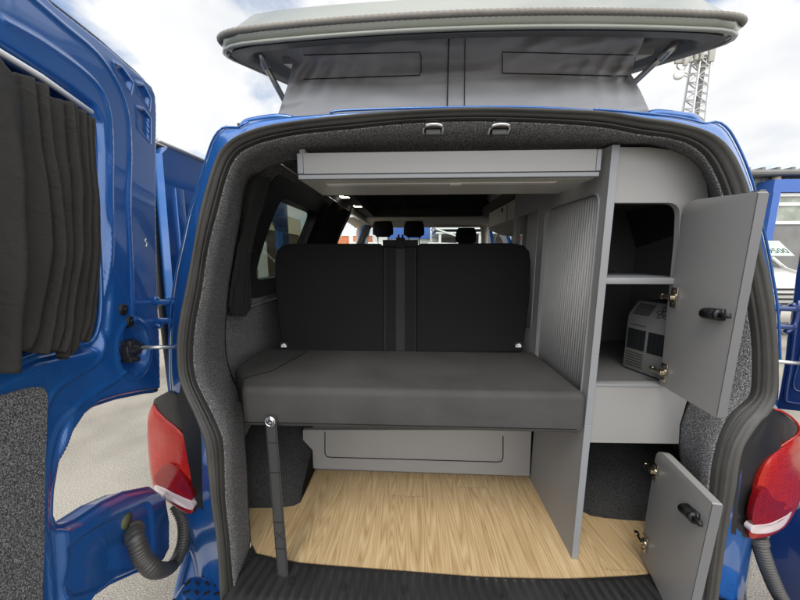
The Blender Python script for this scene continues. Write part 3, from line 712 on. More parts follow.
# lower door: broad pressing
pl = poly2([(70,600),(66,560),(68,545),(95,525),(130,508),(150,505),(152,560),(130,575)], 5, True); ins = inside(PP, pl); dd = dist(PP, pl, True)
hgt += np.where(ins, -.006*ss(dd, 0, .012), 0)
bm = B(); vid = {}
cent = (PP[:-1, :-1]+PP[1:, 1:])/2
keep = inside(cent, outl) & ~inside(cent, win)
for i in range(keep.shape[0]):
    for j in range(keep.shape[1]):
        if keep[i, j]:
            vs = []
            for a, b2 in ((i, j), (i+1, j), (i+1, j+1), (i, j+1)):
                k = (a, b2)
                if k not in vid: vid[k] = bm.verts.new(dW(PP[a, b2, 0], PP[a, b2, 1], hgt[a, b2]))
                vs.append(vid[k])
            bm.faces.new(vs)
doorL = obj('rear_door', bm, BLUE, van, smooth=True)
doorL['label'] = 'blue rear door swung open with dark curtain over its window'
# outer skin, edge wall, rim
bm = B(); prism(bm, [dW(s, z, -.052) for s, z in outl], NN*.012, [[dW(s, z, -.052) for s, z in win]]); obj('door_skin', bm, BLUE, doorL)
bm = B(); o3 = outl
rows = [[dW(s, z, -.05) for s, z in o3], [dW(s, z, -.014) for s, z in o3]]; grid(bm, rows, closed=True)
rows = [[dW(s, z, -.05) for s, z in win], [dW(s, z, -.012) for s, z in win]]; grid(bm, rows, closed=True); obj('door_edge', bm, BLUE, doorL)
pth = [dW(s, z, -.016) for s, z in outl]; i0 = 1
bm = B(); tube(bm, resample(pth[1:14], 80), .0075, 8); obj('edge_seal', bm, RUB, doorL, smooth=True)
bm = B(); tube(bm, resample(pth[12:], 160), .004, 8); tube(bm, resample(smoothpath([dW(s, z, -.004) for s, z in win[:15]], 3), 120), .005, 8); obj('edge_bead', bm, BLUE, doorL, smooth=True)
bm = B(); prism(bm, [dW(s, z, -.035) for s, z in win], NN*.004); obj('window_glass', bm, DARKG, doorL)
bm = B(); pr = [dPh(-60, 18, .012), dPh(0, 55, .012), dPh(40, 78.5, .012), dPh(91, 114, .012)]; tube(bm, [dW(s, z+.004, .012) for s, z in pr], .006, 8); obj('curtain_rail', bm, WHTP, doorL, smooth=True)
cp = rounded([Vector((*dPh(*q, .01), 0)) for q in [(-20,402),(38,385),(47,392),(46,420),(44,470),(43,540),(41,620),(-20,690)]], .03)
bm = B(); prism(bm, [dW(p.x, p.y, .004) for p in cp], NN*.008); obj('carpet_panel', bm, CARP, doorL)
for u, v in ((121, 309.5), (127.5, 321.5)):
    s, z = dP(u, v); bm = B(); cyl(bm, dW(s, z, .000), NN, .0165, .008, 28, .0135); tube(bm, [dW(s+.0105*math.cos(k/20*6.283), z+.0105*math.sin(k/20*6.283), .008) for k in range(20)], .0018, 6, closed=True); cyl(bm, dW(s, z, .008), NN, .006, .003, 12); obj('rubber_plug', bm, RUB, doorL, angle=40)
# small white zigzag mark
s, z = dP(144, 243); bm = B()
tube(bm, smoothpath([dW(s-.003, z+.012, .005), dW(s+.003, z+.006, .005), dW(s-.003, z-.001, .005), dW(s+.002, z-.010, .005)], 4), .0012, 6); obj('white_mark', bm, WHTP, doorL)
# door check
s, z = dP(133, 350); bm = B(); p = dW(s, z, -.004)
obox(bm, p, T, NN, (0, 0, 1), .055, .02, .035, bev=.004); obox(bm, p+Vector((0, 0, .018))+T*.004, T, NN, (0, 0, 1), .03, .024, .022, bev=.004); obox(bm, p+Vector((0, 0, -.02))+T*.008, T, NN, (0, 0, 1), .03, .022, .018, bev=.004)
for dz in (-.022, 0, .022): cyl(bm, p+Vector((0, 0, dz))+T*.01, NN, .007, .02, 12)
obox(bm, p-T*.02+NN*.008, T, NN, (0, 0, 1), .03, .012, .018, bev=.003)
obj('door_check', bm, mat('greased_metal', (.07, .07, .072), .3, .7), doorL, angle=40)
bm = B(); e = pY(179, 347, .80); tube(bm, [p-T*.02+NN*.01, e], .0055, 8); obj('check_arm', bm, ALU, doorL, smooth=True)
# hinge
def hinge(c, sgn, parent, m=BLUE):
    bm = B(); c0 = Vector(c); c = Vector((0, 0, 0))
    obox(bm, c+Vector((sgn*.020, 0, 0)), (1, 0, 0), (0, 1, 0), (0, 0, 1), .034, .008, .062, bev=.003)
    obox(bm, c+Vector((0, -.004, .021)), (1, .2*sgn, 0), (0, 1, 0), (0, 0, 1), .05, .016, .012, bev=.003)
    obox(bm, c+Vector((0, -.004, -.021)), (1, .2*sgn, 0), (0, 1, 0), (0, 0, 1), .05, .016, .012, bev=.003)
    tube(bm, smoothpath([c+Vector((-sgn*.012, -.006, .032)), c+Vector((-sgn*.024, -.008, .018)), c+Vector((-sgn*.024, -.008, -.018)), c+Vector((-sgn*.010, -.006, -.036))], 4), .006, 8)
    cyl(bm, c+Vector((sgn*.026, -.004, .02)), (0, -1, 0), .008, .006, 6)
    cyl(bm, c+Vector((sgn*.026, -.004, -.02)), (0, -1, 0), .006, .006, 6)
    for v in bm.verts: v.co = c0+v.co*1.3
    return obj('hinge', bm, m, parent, angle=40)
hinge(pY(166, 311, .84), 1, doorL)
bm = B(); c = pY(175, 338, .84); obox(bm, c, (1, 0, 0), (0, 1, 0), (0, 0, 1), .022, .01, .12, bev=.003); cyl(bm, c+Vector((-.0, -.005, .045)), (0, -1, 0), .007, .005, 10); obj('hinge_cover', bm, RUB, doorL, angle=40)
# conduit
def conduit(path, r, parent, name='cable_conduit', pitch=.0075):
    P = smoothpath(path, 16); L = sum((b2-a).length for a, b2 in zip(P, P[1:])); n = int(L/pitch)*4; P = resample(P, n)
    bm = B(); tube(bm, P, lambda i: r*(1.0 if (i % 4) < 2 else .84), 18)
    o = obj(name, bm, SEAL, parent, angle=80)
    bm = B(); tube(bm, P[:10], lambda i: r*1.22 if i in (0, 1, 4, 5, 8, 9) else r*1.1, 18); obj('cuff', bm, SEAL, o, angle=50); return o
s, z = dP(133, 530)
def dO(u, v, h): return pP(u, v, H+NN*h, NN)
conduit([dW(s, z, .0), dO(136, 540, .035), dO(143, 558, .045), dO(156, 570, .055), pY(172, 566, .765), pY(183, 545, .775), pY(184, 522, .79), pY(176, 504, .80)], .0185, van)
s, z = dP(127, 521); bm = B(); cyl(bm, dW(s, z, -.012), NN, .017, .014, 24); obj('grommet', bm, mat('olive_grommet', (.09, .10, .045), .6), doorL, angle=40)
conduit([pY(757, 536, .80), pY(762, 552, .79), pY(769, 572, .78), pY(781, 598, .77), pY(800, 622, .76), pY(840, 620, .76)], .0185, van)
# ================================================================== RIGHT REAR DOOR
HR = Vector((1.19, .93, 0)); TR = Vector((.62, -.785, 0)).normalized(); NR = Vector((-.785, -.62, 0)).normalized()
def rP(u, v): p = pP(u, v, HR, NR); return ((p-HR).dot(TR), p.z)
def rW(s, z, h=0): return HR+TR*s+Vector((0, 0, z))+NR*h
ro = [rP(*q) for q in [(812,200),(806,225),(800,252),(796,275),(793,300),(790,322),(787,338),(785,360),(780,390),(776,409),(800,411.5)]]
z_mid = ro[-1][1]
ro += [(.22, z_mid-.02), (.25, z_mid-.12)] + [rP(*q) for q in [(812,500),(800,508),(788,514),(775,524),(766,545),(765,575),(790,612)]]
ro += [(.76, .45), (.76, 1.8), (.10, 1.8)]
bm = B(); prism(bm, [rW(s, z) for s, z in ro], NR*-.05, [[rW(s, z) for s, z in [(.20, 1.2), (.66, 1.2), (.66, 1.7), (.24, 1.7)]]], bev=.004)
doorR = obj('rear_door', bm, NAVY, van, angle=40); doorR['label'] = 'blue rear door folded right back, its shade put into a darker colour'
bm = B(); prism(bm, [rW(s, z, -.03) for s, z in [(.20, 1.2), (.66, 1.2), (.66, 1.7), (.24, 1.7)]], NR*-.004); obj('window_glass', bm, DARKG, doorR)
bm = B(); q = [rW(*rP(u, v), .004) for u, v in [(799, 300), (794, 340), (791, 365), (786, 396), (790, 402), (812, 404)]]; tube(bm, smoothpath(q, 5), .004, 8)
for du in (5,): tube(bm, smoothpath([rW(*rP(u+du, v-4), .003) for u, v in [(799, 340), (794, 365), (789, 392), (812, 396)]], 5), .002, 8)
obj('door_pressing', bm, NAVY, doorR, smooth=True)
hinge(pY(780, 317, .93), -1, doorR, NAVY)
bm = B(); tube(bm, [pY(772, 361, .83), pY(815, 364.5, .83)], .0055, 8); obj('check_arm', bm, ALU, doorR, smooth=True)
# ================================================================== SLIDING DOOR
xs = -.86
sp = [pX(*q, xs) for q in [(172,143),(205,157)]]
zt = 1.835
SD = [(1.04, .5), (1.04, 1.3), (1.06, zt-.03), (1.09, zt), (2.1, zt), (2.1, .5)]
bm = B(); hole = [(y, z) for y, z in [(1.16, 1.28), (2.0, 1.28), (2.0, 1.66), (1.16, 1.66)]]
prism(bm, [(xs, y, z) for y, z in SD], (-.05, 0, 0), [[(xs, p.y, p.z) for p in rounded([(0, y, z) for y, z in hole], .05)]])
sd = obj('sliding_door', bm, BLUE, van, angle=40)
bm = B(); prism(bm, [(xs-.02, y, z) for y, z in hole], (-.004, 0, 0)); obj('window_glass', bm, GLASS, sd)
bm = B(); tube(bm, [(xs-.045, 1.035, .5), (xs-.045, 1.035, 1.3), (xs-.045, 1.055, zt-.01), (xs-.045, 1.09, zt+.006), (xs-.045, 2.1, zt+.006)], .011, 8); obj('door_seal', bm, RUB, sd, smooth=True)
bm = B(); tube(bm, [(xs-.0, 1.05, zt+.008), (xs-.0, 2.1, zt+.008)], .009, 8); obj('rain_gutter', bm, ALU, sd, smooth=True)
bm = B(); prism(bm, [(xs+.012, y, z) for y, z in [(1.08, .55), (1.08, 1.25), (1.09, 1.70), (1.13, 1.70), (1.12, .55)]], (-.02, 0, 0), bev=.005); obj('door_pressing', bm, BLUE, sd, angle=40)
# ================================================================== BENCH SEAT
bench = thing('bench_seat', (0, 1.1, FLOOR), 'black and charcoal padded bench seat across the back of the camper van', 'bench seat')
zt = 1.092; zb = .972
def cushion(pts, z0, z1, r):
    bm = B(); prism(bm, [(x, y, z0) for x, y in pts], (0, 0, z1-z0), bev=r, seg=5); return bm
fl_ = pY(243, 410, .775); fr_ = pY(587, 412, .775)
bm = cushion([(fl_.x, .775), (.474, .775), (.474, 1.135), (-.605, 1.135), (-.585, .925), (fl_.x-.035, .845)], zb, zt, .020)
cu = obj('seat_cushion', bm, FAB, bench, angle=60)
bm = B(); tube(bm, [(fl_.x-.03, .838, zt+.0005), (fl_.x+.03, .90, zt+.0012), (-.40, 1.10, zt+.0005)], .0016, 6); tube(bm, [(fl_.x-.001, .7745, zb+.018), (.45, .7745, zb+.018)], .0012, 6); obj('seam', bm, FABB, cu, smooth=True)
def bY(u, v): # plane of the backrest face, leaning forward of vertical
    p0 = Vector((0, 1.125, 1.09)); n = Vector((0, -1, .18)).normalized(); return pP(u, v, p0, n)
NB = Vector((0, -1, .18)).normalized()
for P in ([(283,353),(278,325),(274.5,290),(274,262),(276,250),(282,244.5),(292,243),(380,243),(383.5,246),(384,353)], [(416,353),(416.5,246),(420,243),(512,242.5),(524,245),(530,251),(531.5,262),(531,290),(527,325),(523,353)]):
    bm = B(); prism(bm, [bY(u, v) for u, v in P], -NB*.09, bev=.016, seg=5); obj('backrest', bm, FABB, bench, angle=60)
bm = B(); prism(bm, [bY(u, v)-NB*.008 for u, v in [(384, 353), (416, 353), (416, 246), (384, 246)]], -NB*.06); obj('centre_panel', bm, mat('dark_centre_fabric', (.013, .013, .0135), .8, 0, 0, .3, 800), bench)
for a, b2 in ((386, 395.5), (405.5, 415)):
    bm = B(); prism(bm, [bY(u, v)-NB*.002 for u, v in [(a, 353), (b2, 353), (b2, 244), (a, 244)]], -NB*.003); obj('seat_belt', bm, BELT, bench)
bm = B()
for a, b2 in ((383, 397), (403.5, 418)): prism(bm, [bY(u, v)+NB*.012 for u, v in [(a, 240.5), (b2, 240.5), (b2, 247), (a, 247)]], -NB*.03)
prism(bm, [bY(u, v)+NB*.008 for u, v in [(396, 238), (405, 238), (404, 248), (397, 248)]], -NB*.03)
for u in (398.5, 402.5): tube(bm, [bY(u, 241)+NB*.01, bY(u, 234)-NB*.02], .004, 8)
obj('belt_guide', bm, BELT, bench)
for u in (284.5, 518):
    bm = B(); c = bY(u, 345)+NB*.003; prism(bm, [c+Vector(q) for q in [(-.015, 0, -.012), (.015, 0, -.012), (.015, 0, .012), (-.015, 0, .012)]], NB*.002)
    lb = obj('care_label', bm, BRAKE, bench)
    bm = B(); prism(bm, [c+NB*.003+Vector(q) for q in [(-.010, 0, -.008), (.010, 0, -.008), (.010, 0, .0), (.002, 0, .008), (-.010, 0, .001)]], NB*.001, [[c+NB*.003+Vector(q) for q in [(-.006, 0, -.005), (-.002, 0, -.005), (-.002, 0, -.001), (-.006, 0, -.001)]]]); obj('label_mark', bm, WHTP, lb)
# under-seat board with locker flap
YK = 1.10
bm = B(); P = [pY(u, v, YK) for u, v in [(303, 430), (303, 452), (306, 468), (529.5, 476), (531.5, 430)]]
fl2 = rounded([pY(u, v, YK) for u, v in [(325, 432), (503, 436), (503, 462), (325, 457)]], [0, 0, .02, .02])
prism(bm, P[:1]+[P[1], P[2], P[3], P[4]], (0, .016, 0)); kb = obj('seat_box_panel', bm, GREY, bench)
bm = B(); tube(bm, [q+Vector((0, -.001, 0)) for q in resample(fl2[1:]+[fl2[0]], 60)], .002, 6); obj('flap_gap', bm, BRAKE, kb)
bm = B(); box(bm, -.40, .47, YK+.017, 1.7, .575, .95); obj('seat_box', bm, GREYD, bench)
# strap
a = pY(270.5, 416, .768); b2 = pY(283.5, 581, .70)
bm = B(); d = (b2-a).normalized(); w = Vector((1, 0, 0)); nrm = d.cross(w).normalized()
obox(bm, (a+b2)/2, w, nrm, d, .031, .004, (b2-a).length, bev=.001)
strap = obj('support_strap', bm, WEB, bench)
bm = B()
for f in (.16, .34, .64, .80):
    c = a.lerp(b2, f); obox(bm, c-nrm*.0 + Vector((0, -.0025, 0)), w, nrm, d, .032, .0015, .0022)
for sx in (-1, 1): obox(bm, (a+b2)/2+w*sx*.0125+Vector((0, -.0024, 0)), w, nrm, d, .0016, .001, (b2-a).length*.98)
c = a.lerp(b2, .72); 
for sgn in (-1, 1): obox(bm, c+Vector((0, -.0025, 0)), (w+d*sgn), nrm, (d-w*sgn), .002, .001, .030)
obj('stitching', bm, BRAKE, strap)
bm = B(); c = pY(270.5, 421, .766); cyl(bm, c, (0, -1, 0), .0145, .003, 28); 
prev = c; tube(bm, [c+Vector((.0135*math.cos(k/24*6.283), -.003, .0135*math.sin(k/24*6.283))) for k in range(24)], .0022, 6, closed=True); obj('snap_stud', bm, CHROME, strap, angle=40)
bm = B(); tube(bm, smoothpath([c+Vector(q) for q in [(-.006, -.004, -.005), (0, -.004, .006), (.006, -.004, -.004)]], 4), .0015, 6); obj('stud_mark', bm, IRON, strap)
# ================================================================== OVERHEAD LOCKER
ol = thing('overhead_locker', (.1, .89, 1.65), 'long grey overhead locker hung under the van ceiling above the bench', 'locker')
y0, y1 = .79, .99
xl = pY(297, 165, y0).x; xr = .458; zb_, zt_ = pY(450, 177.5, y0).z, pY(450, 151, y0).z
bm = B(); box(bm, xl+.016, xr-.012, y0, y0+.016, zb_+.012, zt_, bev=.001); obj('flap', bm, GREY, ol)
bm = B(); box(bm, xl, xr, y0+.003, y0+.018, zb_, zb_+.0115, bev=.002); box(bm, xl, xl+.0155, y0-.001, y0+.018, zb_+.012, zt_, bev=.003); box(bm, xr-.0115, xr, y0-.001, y0+.018, zb_+.012, zt_, bev=.002); obj('edging', bm, EDGE, ol)
bm = B(); box(bm, xl+.001, xr-.001, y0+.019, y1, zb_, zb_+.014, bev=.002); box(bm, xl+.001, xl+.015, y0+.019, y1, zb_+.0145, zt_+.03); box(bm, xl+.001, xr-.001, y1+.001, y1+.012, zb_, zt_+.05); obj('carcass', bm, mat('locker_underside', (.42, .41, .37), .4), ol)
bm = B(); box(bm, xl+.06, xr-.08, y0+.05, y0+.072, zb_-.003, zb_-.0, bev=.001); box(bm, .10, .13, y0+.05, y0+.072, zb_-.006, zb_-.003); obj('lamp_strip', bm, mat('strip_diffuser', (.6, .59, .55), .3), ol)
# ================================================================== CUPBOARD UNIT
cb = thing('storage_cupboard', (.58, .95, FLOOR), 'tall grey storage cupboard with two open doors on the right side of the van', 'cupboard')
XD = .477; TD = .016
# divider / side panel with two shuttered openings
def dv(u, v): p = pX(u, v, XD); return (p.y, p.z)
top_z = pY(606, 147, .785).z
tam = [dv(*q) for q in [(590,187),(541,197),(536,372),(575,399),(582,395)]]
tam = [(.812, pX(590, 189, XD).z), (1.115, pX(590, 189, XD).z), (1.165, 1.08), (1.15, 1.045), (.80, 1.045)]
tamR = [(p.x, p.y) for p in rounded([Vector((*q, 0)) for q in [(.815, 1.62), (1.13, 1.62), (1.13, 1.055), (.815, 1.055)]], .035)]
win2 = [(p.x, p.y) for p in rounded([Vector((*q, 0)) for q in [(1.19, 1.63), (1.42, 1.63), (1.42, 1.16), (1.19, 1.16)]], .03)]
outp = [(.785, FLOOR+.001), (.785, 1.0), (.785, 1.2), (.785, top_z+.004), (1.47, 1.79), (1.47, 1.0), (1.10, 1.0), (1.10, FLOOR+.001)]
bm = B(); prism(bm, [(XD, y, z) for y, z in outp], (TD, 0, 0), [[(XD, y, z) for y, z in tamR], [(XD, y, z) for y, z in win2]])
sp_ = obj('side_panel', bm, GREY, cb)
bm = B(); pts = [Vector((XD+TD/2, y-.001, z)) for y, z in outp[:4]]
for a_, b_ in zip(pts, pts[1:]): obox(bm, (a_+b_)/2, (1, 0, 0), (0, 1, 0), (b_-a_), TD+.003, .004, (b_-a_).length, bev=.001)
obj('edging', bm, EDGE, sp_)
def shutter(y0, y1, z0, z1):
    bm = B(); n = int((y1-y0)/.012)
    rows = []
    for k in range(n*6+1):
        y = y0+(y1-y0)*k/(n*6); ph = (k % 6)/6
        x = XD+.012-.0030*abs(math.sin(math.pi*ph))**.6
        rows.append([(x, y, z0), (x, y, z1)])
    grid(bm, rows); return obj('roller_shutter', solid(bm, .003), SHUT, cb, smooth=True)
for y_, z_ in ((.90, .66), (.90, .86), (1.05, .66)):
    bm = B(); cyl(bm, (XD-.0012, y_, z_), (1, 0, 0), .006, .0012, 14); obj('screw_cap', bm, EDGE, sp_)
shutter(.805, 1.145, 1.04, 1.635); shutter(1.18, 1.33, 1.15, 1.64)
bm = B()
for P in (tamR, win2): tube(bm, [(XD-.0005, y, z) for y, z in P], .003, 6, closed=True)
obj('shutter_trim', bm, EDGE, cb, smooth=True)
bm = B(); box(bm, XD+.04, XD+.05, 1.18, 1.46, 1.1, 1.7); obj('dark_back', bm, GREYD, cb)
# front panel
YF = .79
fo = [(609,147),(650,147),(672,150),(688,157),(700,168),(707,183),(709,200),(711,240),(708,290),(703,340),(694,380),(686,405),(680,425),(679,444),(582,442.5),(588,384)]
fo2 = [pY(u, v, YF) for u, v in fo]; fo2[0].x = XD+TD+.001; fo2[-1].x = XD+TD+.001; fo2[-2].x = XD+TD+.001
ho = [pY(u, v, YF) for u, v in [(610, 203), (680.5, 203), (679, 240), (673, 300), (665, 383.5), (592, 383.5)]]
xl_ = XD+TD+.003; ho[0].x = xl_; ho[-1].x = xl_
ho = rounded(ho, [0, .03, 0, 0, 0, 0])
bm = B(); prism(bm, fo2, (0, .016, 0), [ho], bev=.0008, seg=1); fp = obj('front_panel', bm, GREY, cb, angle=30)
xr_ = pY(681, 240, YF).x+.02; zlo = ho[-1].z; zsh = pY(640, 281, YF).z; zhi = ho[0].z
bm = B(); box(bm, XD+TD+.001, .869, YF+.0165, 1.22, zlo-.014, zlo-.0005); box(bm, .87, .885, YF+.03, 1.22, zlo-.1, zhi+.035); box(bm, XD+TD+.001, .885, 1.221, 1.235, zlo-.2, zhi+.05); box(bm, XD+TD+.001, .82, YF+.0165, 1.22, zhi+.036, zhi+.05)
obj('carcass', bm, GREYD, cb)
bm = B(); box(bm, XD+TD+.001, .733, YF-.006, 1.2, zsh-.008, zsh+.008, bev=.002); obj('shelf', bm, EDGE, cb, angle=40)
bm = B(); box(bm, XD+TD+.002, pY(663, 384, YF).x, YF-.003, YF+.014, zlo-.006, zlo+.001, bev=.001); obj('edging', bm, EDGE, cb)
bm = B(); obox(bm, (.525, .87, zlo+.004), (1, .1, 0), (-.1, 1, 0), (0, 0, 1), .026, .045, .006, bev=.003); obj('cable_port', bm, GREYD, cb)
# doors
def cdoor(hx, hy, fx, fy, pts_uv, name_lab, latch_uv, latch_dir, hinges):
    h = Vector((hx, hy, 0)); t = (Vector((fx, fy, 0))-h).normalized(); n = Vector((t.y, -t.x, 0))
    if n.x > 0: n = -n                # faces left, toward the camera
    P = [pP(u, v, h, n) for u, v in pts_uv]
    rd = rounded(P, [.035, .003, .003, .010])
    bm = B(); prism(bm, rd, -n*.018, bev=.0012, seg=2); d = obj('door', bm, GREY, cb, angle=40); d['label'] = name_lab
    bm = B(); ctr = sum(P, Vector())/4
    fe0, fe1 = P[1], P[2]
    obox(bm, (fe0+fe1)/2-n*.009+t*.001, t, n, (fe1-fe0), .002, .0185, (fe1-fe0).length-.006); obj('edging', bm, EDGED, d)
    # latch
    c = pP(*latch_uv, h, n)+n*.006; bm = B(); ax = (pP(latch_uv[0]+latch_dir[0], latch_uv[1]+latch_dir[1], h, n)-pP(*latch_uv, h, n)).normalized()
    wz = ax.cross(n)
    L_ = .036
    obox(bm, c-n*.003, ax, wz, n, L_*1.05, .024, .008); cyl(bm, c-ax*L_*.5+n*.004, ax, .0115, L_, 20)
    cyl(bm, c+ax*L_*.35+n*.004, ax, .0125, .006, 20); obox(bm, c+ax*L_*.8+n*.006, ax, wz, n, .020, .010, .008)
    obj('latch', bm, RUB, d, angle=40)
    for u, v in hinges:
        c = pP(u, v, h, n)+n*.002+t*.012; bm = B()
        obox(bm, c, t, (0, 0, 1), n, .020, .050, .003, bev=.001); cyl(bm, c, n, .012, .005, 20)
        obox(bm, c-t*.016+n*.008, t, (0, 0, 1), n, .04, .011, .007, bev=.002); obox(bm, c-t*.030+n*.006, t, (0, 0, 1), n, .012, .014, .012, bev=.002)
        for dz in (-.015, .015): cyl(bm, c+Vector((0, 0, dz)), n, .004, .0045, 10, mi=1)
        obj('hinge', bm, [STEEL, BRAKE], d, angle=40)
    return d
cdoor(.661, .783, .655, .624, [(684.5, 201), (758, 191.5), (716, 418), (659, 384)], 'upper door with rounded corner and black barrel latch', (717, 314), (1, .12), [(671, 297), (661, 371)])
cdoor(.672, .783, .640, .593, [(657, 447), (712.5, 503), (682, 640), (640, 553)], 'lower door with slanted latch, nearest the floor', (694, 514), (1, .85), [(653, 469), (643, 540)])
# appliance box inside the cupboard
bx = thing('power_unit', (.66, .95, zlo), 'grey appliance box with black vents standing inside the open cupboard', 'appliance')
A = pY(622, 300, .93); Bq = pY(620, 341, .90)
o_ = pZ(622, 350, zlo+.012); 
tdir = Vector((.30, -.954, 0)).normalized(); ndir = Vector((tdir.y, -tdir.x, 0)); zc = zlo+.003; pl = pZ(622, 366, zc); pl.z = 0
def bw(a, z, h=0): return pl+tdir*a+Vector((0, 0, z))+ndir*h
fc = [(0, zc), (.125, zc), (.125, zc+.16), (0, zc+.16)]
bm = B(); P8 = [bw(0, zc), bw(0, zc, -.14), bw(0, zc+.205, -.14), bw(0, zc+.205, -.035), bw(0, zc+.165)]; prism(bm, P8, tdir*.125, bev=.004); obj('casing', bm, mat('appliance_grey', (.11, .11, .105), .5), bx, angle=40)
bm = B()
for a0 in (.008, .066): prism(bm, [bw(a_, z_, .001) for a_, z_ in [(a0, zc+.065), (a0+.05, zc+.065), (a0+.05, zc+.125), (a0, zc+.125)]], ndir*.001)
obj('display', bm, DARKG, bx)
bm = B()
for k in range(6): obox(bm, bw(.033, zc+.014+.008*k, .001), tdir, (0, 0, 1), ndir, .048, .002, .001)
obj('vent_slots', bm, BRAKE, bx); bm = B()
obox(bm, bw(.033, zc+.138, .001), tdir, (0, 0, 1), ndir, .045, .0015, .001)
obj('printed_line', bm, BRAKE, bx); bm = B()
sl_ = (bw(0, zc+.205, -.035)-bw(0, zc+.165)).normalized(); sn_ = tdir.cross(sl_)
if sn_.z < 0: sn_ = -sn_
for k in range(7): obox(bm, bw(.035, zc+.165)+sl_*(.006+.006*k)+sn_*.001, tdir, sl_, sn_, .045, .003, .001)
obj('vent_slots', bm, BRAKE, bx); bm = B()
fcn = bw(.092, zc+.165)+sl_*.022+sn_*.0015
for k in range(3):
    ang = k*math.pi/3
    tube(bm, [fcn+tdir*(.022*math.cos(q/20*6.283)*math.cos(ang)-.007*math.sin(q/20*6.283)*math.sin(ang))+sl_*(.022*math.cos(q/20*6.283)*math.sin(ang)+.007*math.sin(q/20*6.283)*math.cos(ang)) for q in range(20)], .0008, 5, closed=True)
obj('printed_mark', bm, BRAKE, bx)
# right-hand overhead cupboards farther in
fc_ = thing('kitchen_locker', (.65, 1.8, 1.66), 'small pale wall locker far inside the van beyond the shutter', 'locker')
bm = B(); box(bm, .60, .90, 1.50, 2.45, 1.665, 1.785); obj('carcass', bm, GREY, fc_)
for k in range(2):
    bm = B(); box(bm, .594, .599, 1.52+.46*k, 1.96+.46*k, 1.672, 1.778); f_ = obj('flap', bm, mat('pale_laminate%d' % k, (.5, .48, .42), .4), fc_)
    bm = B(); box(bm, .589, .5935, 1.60+.46*k, 1.625+.46*k, 1.74, 1.765); obj('handle', bm, BRAKE, f_)
bm = B(); grid(bm, [[(.60, 1.5, 1.662), (.60, 2.45, 1.662)], [(.70, 1.5, 1.62), (.70, 2.45, 1.62)], [(.78, 1.5, 1.61), (.78, 2.45, 1.61)]]); obj('scoop', solid(bm, .004), BEIGE, fc_)
# ================================================================== CAB SEATS
def cab_seat(x, y, lab, w=.44, zh=0):
    t = thing('cab_seat', (x, y, .6), lab, 'seat', 'black cab seats seen over the bench')
    bm = B(); rows = []
    for j in range(9):
        f = j/8; ww = .105-.018*abs(2*f-1)**3-.012*f
        rows.append([Vector((x+ww*math.cos(a_)*1.0, y+.045*math.sin(a_)*(1-.3*abs(2*f-1)**3), 1.632+zh+.155*f)) for a_ in [k/20*6.283 for k in range(20)]])
    V = grid(bm, rows, closed=True); bm.faces.new(V[0]); bm.faces.new(V[-1]); bmesh.ops.recalc_face_normals(bm, faces=bm.faces)
    bmesh.ops.bevel(bm, geom=[e for e in bm.edges if len(e.link_faces) == 2 and e.calc_face_angle(0) > 1.1], offset=.02, segments=3, affect='EDGES')
    obj('headrest', bm, FABB, t, smooth=True)
    bm = B()
    for s_ in (-1, 1): tube(bm, [(x+s_*.05, y, 1.45), (x+s_*.05, y, 1.66+zh)], .006, 8)
    obj('headrest_post', bm, CHROME, t, smooth=True)
    bm = B(); box(bm, x-w/2, x+w/2, y-.05, y+.07, .95, 1.53+zh, bev=.04); obj('backrest', bm, FABB, t, angle=60)
    bm = B(); box(bm, x-w/2, x+w/2, y+.02, y+.52, .88, 1.0, bev=.04); obj('cushion', bm, FABB, t, angle=60)
Ys = 2.95
cab_seat(pY(383, 230, Ys).x, Ys, 'left black cab seat under the windscreen with its headrest showing', .30)
cab_seat(pY(414, 230, Ys).x, Ys, 'middle black cab seat whose headrest shows beside the belt buckles', .30, -.005)
cab_seat(pY(466, 236, Ys).x, Ys, 'black driver seat with a lower headrest at the right of the windscreen', .5, -.07)
# ================================================================== CURTAINS
def curtain(name, P, lab, m, folds, amp, n_s=160, n_t=50, N_=NN, seed=1, gather=None, dens=1.0):
    """P(s,t) -> point on the hanging surface; folds displaced along N_"""
    bm = B(); rnd = random.Random(seed); ph = [rnd.uniform(0, 6.28) for _ in range(6)]
    rows = []
    for j in range(n_t+1):
        t = j/n_t; r = []
        for i in range(n_s+1):
            s = i/n_s; sw_ = s+.018*math.sin(3*t+ph[0])*math.sin(s*6+ph[1])+.01*math.sin(7*t+ph[2])
            q = max(sw_, 0)**dens
            x1 = (q+.05*noise.noise(Vector((q*7, t*1.2, seed*3.1)))+.02*math.sin(t*2.6+sw_*5+ph[3])+.012*math.sin(t*6+ph[1]+sw_*17))*folds
            f = math.sin(x1*6.283+1.1*math.sin(x1*2.1+ph[3]))
            f = .8*f+.14*math.sin(x1*6.283*1.7+ph[4]+t*2)*(.2+.8*sw_)
            a = amp*(.45+.55*math.sin(x1*1.7+ph[5])**2)*(gather(t) if gather else 1)
            p = P(s, t)+N_*(a*f+.006*noise.noise(Vector((s*5, t*4, seed))))
            r.append(p)
        rows.append(r)
    grid(bm, rows); o = obj(name, solid(bm, .0015), m, smooth=True); return tag(o, lab, 'curtain')
def lerp_tab(tab, x):
    for (a_, b_), (c_, d_) in zip(tab, tab[1:]):
        if a_ <= x <= c_: return b_+(d_-b_)*(x-a_)/(c_-a_)
    return tab[-1][1] if x > tab[-1][0] else tab[0][1]
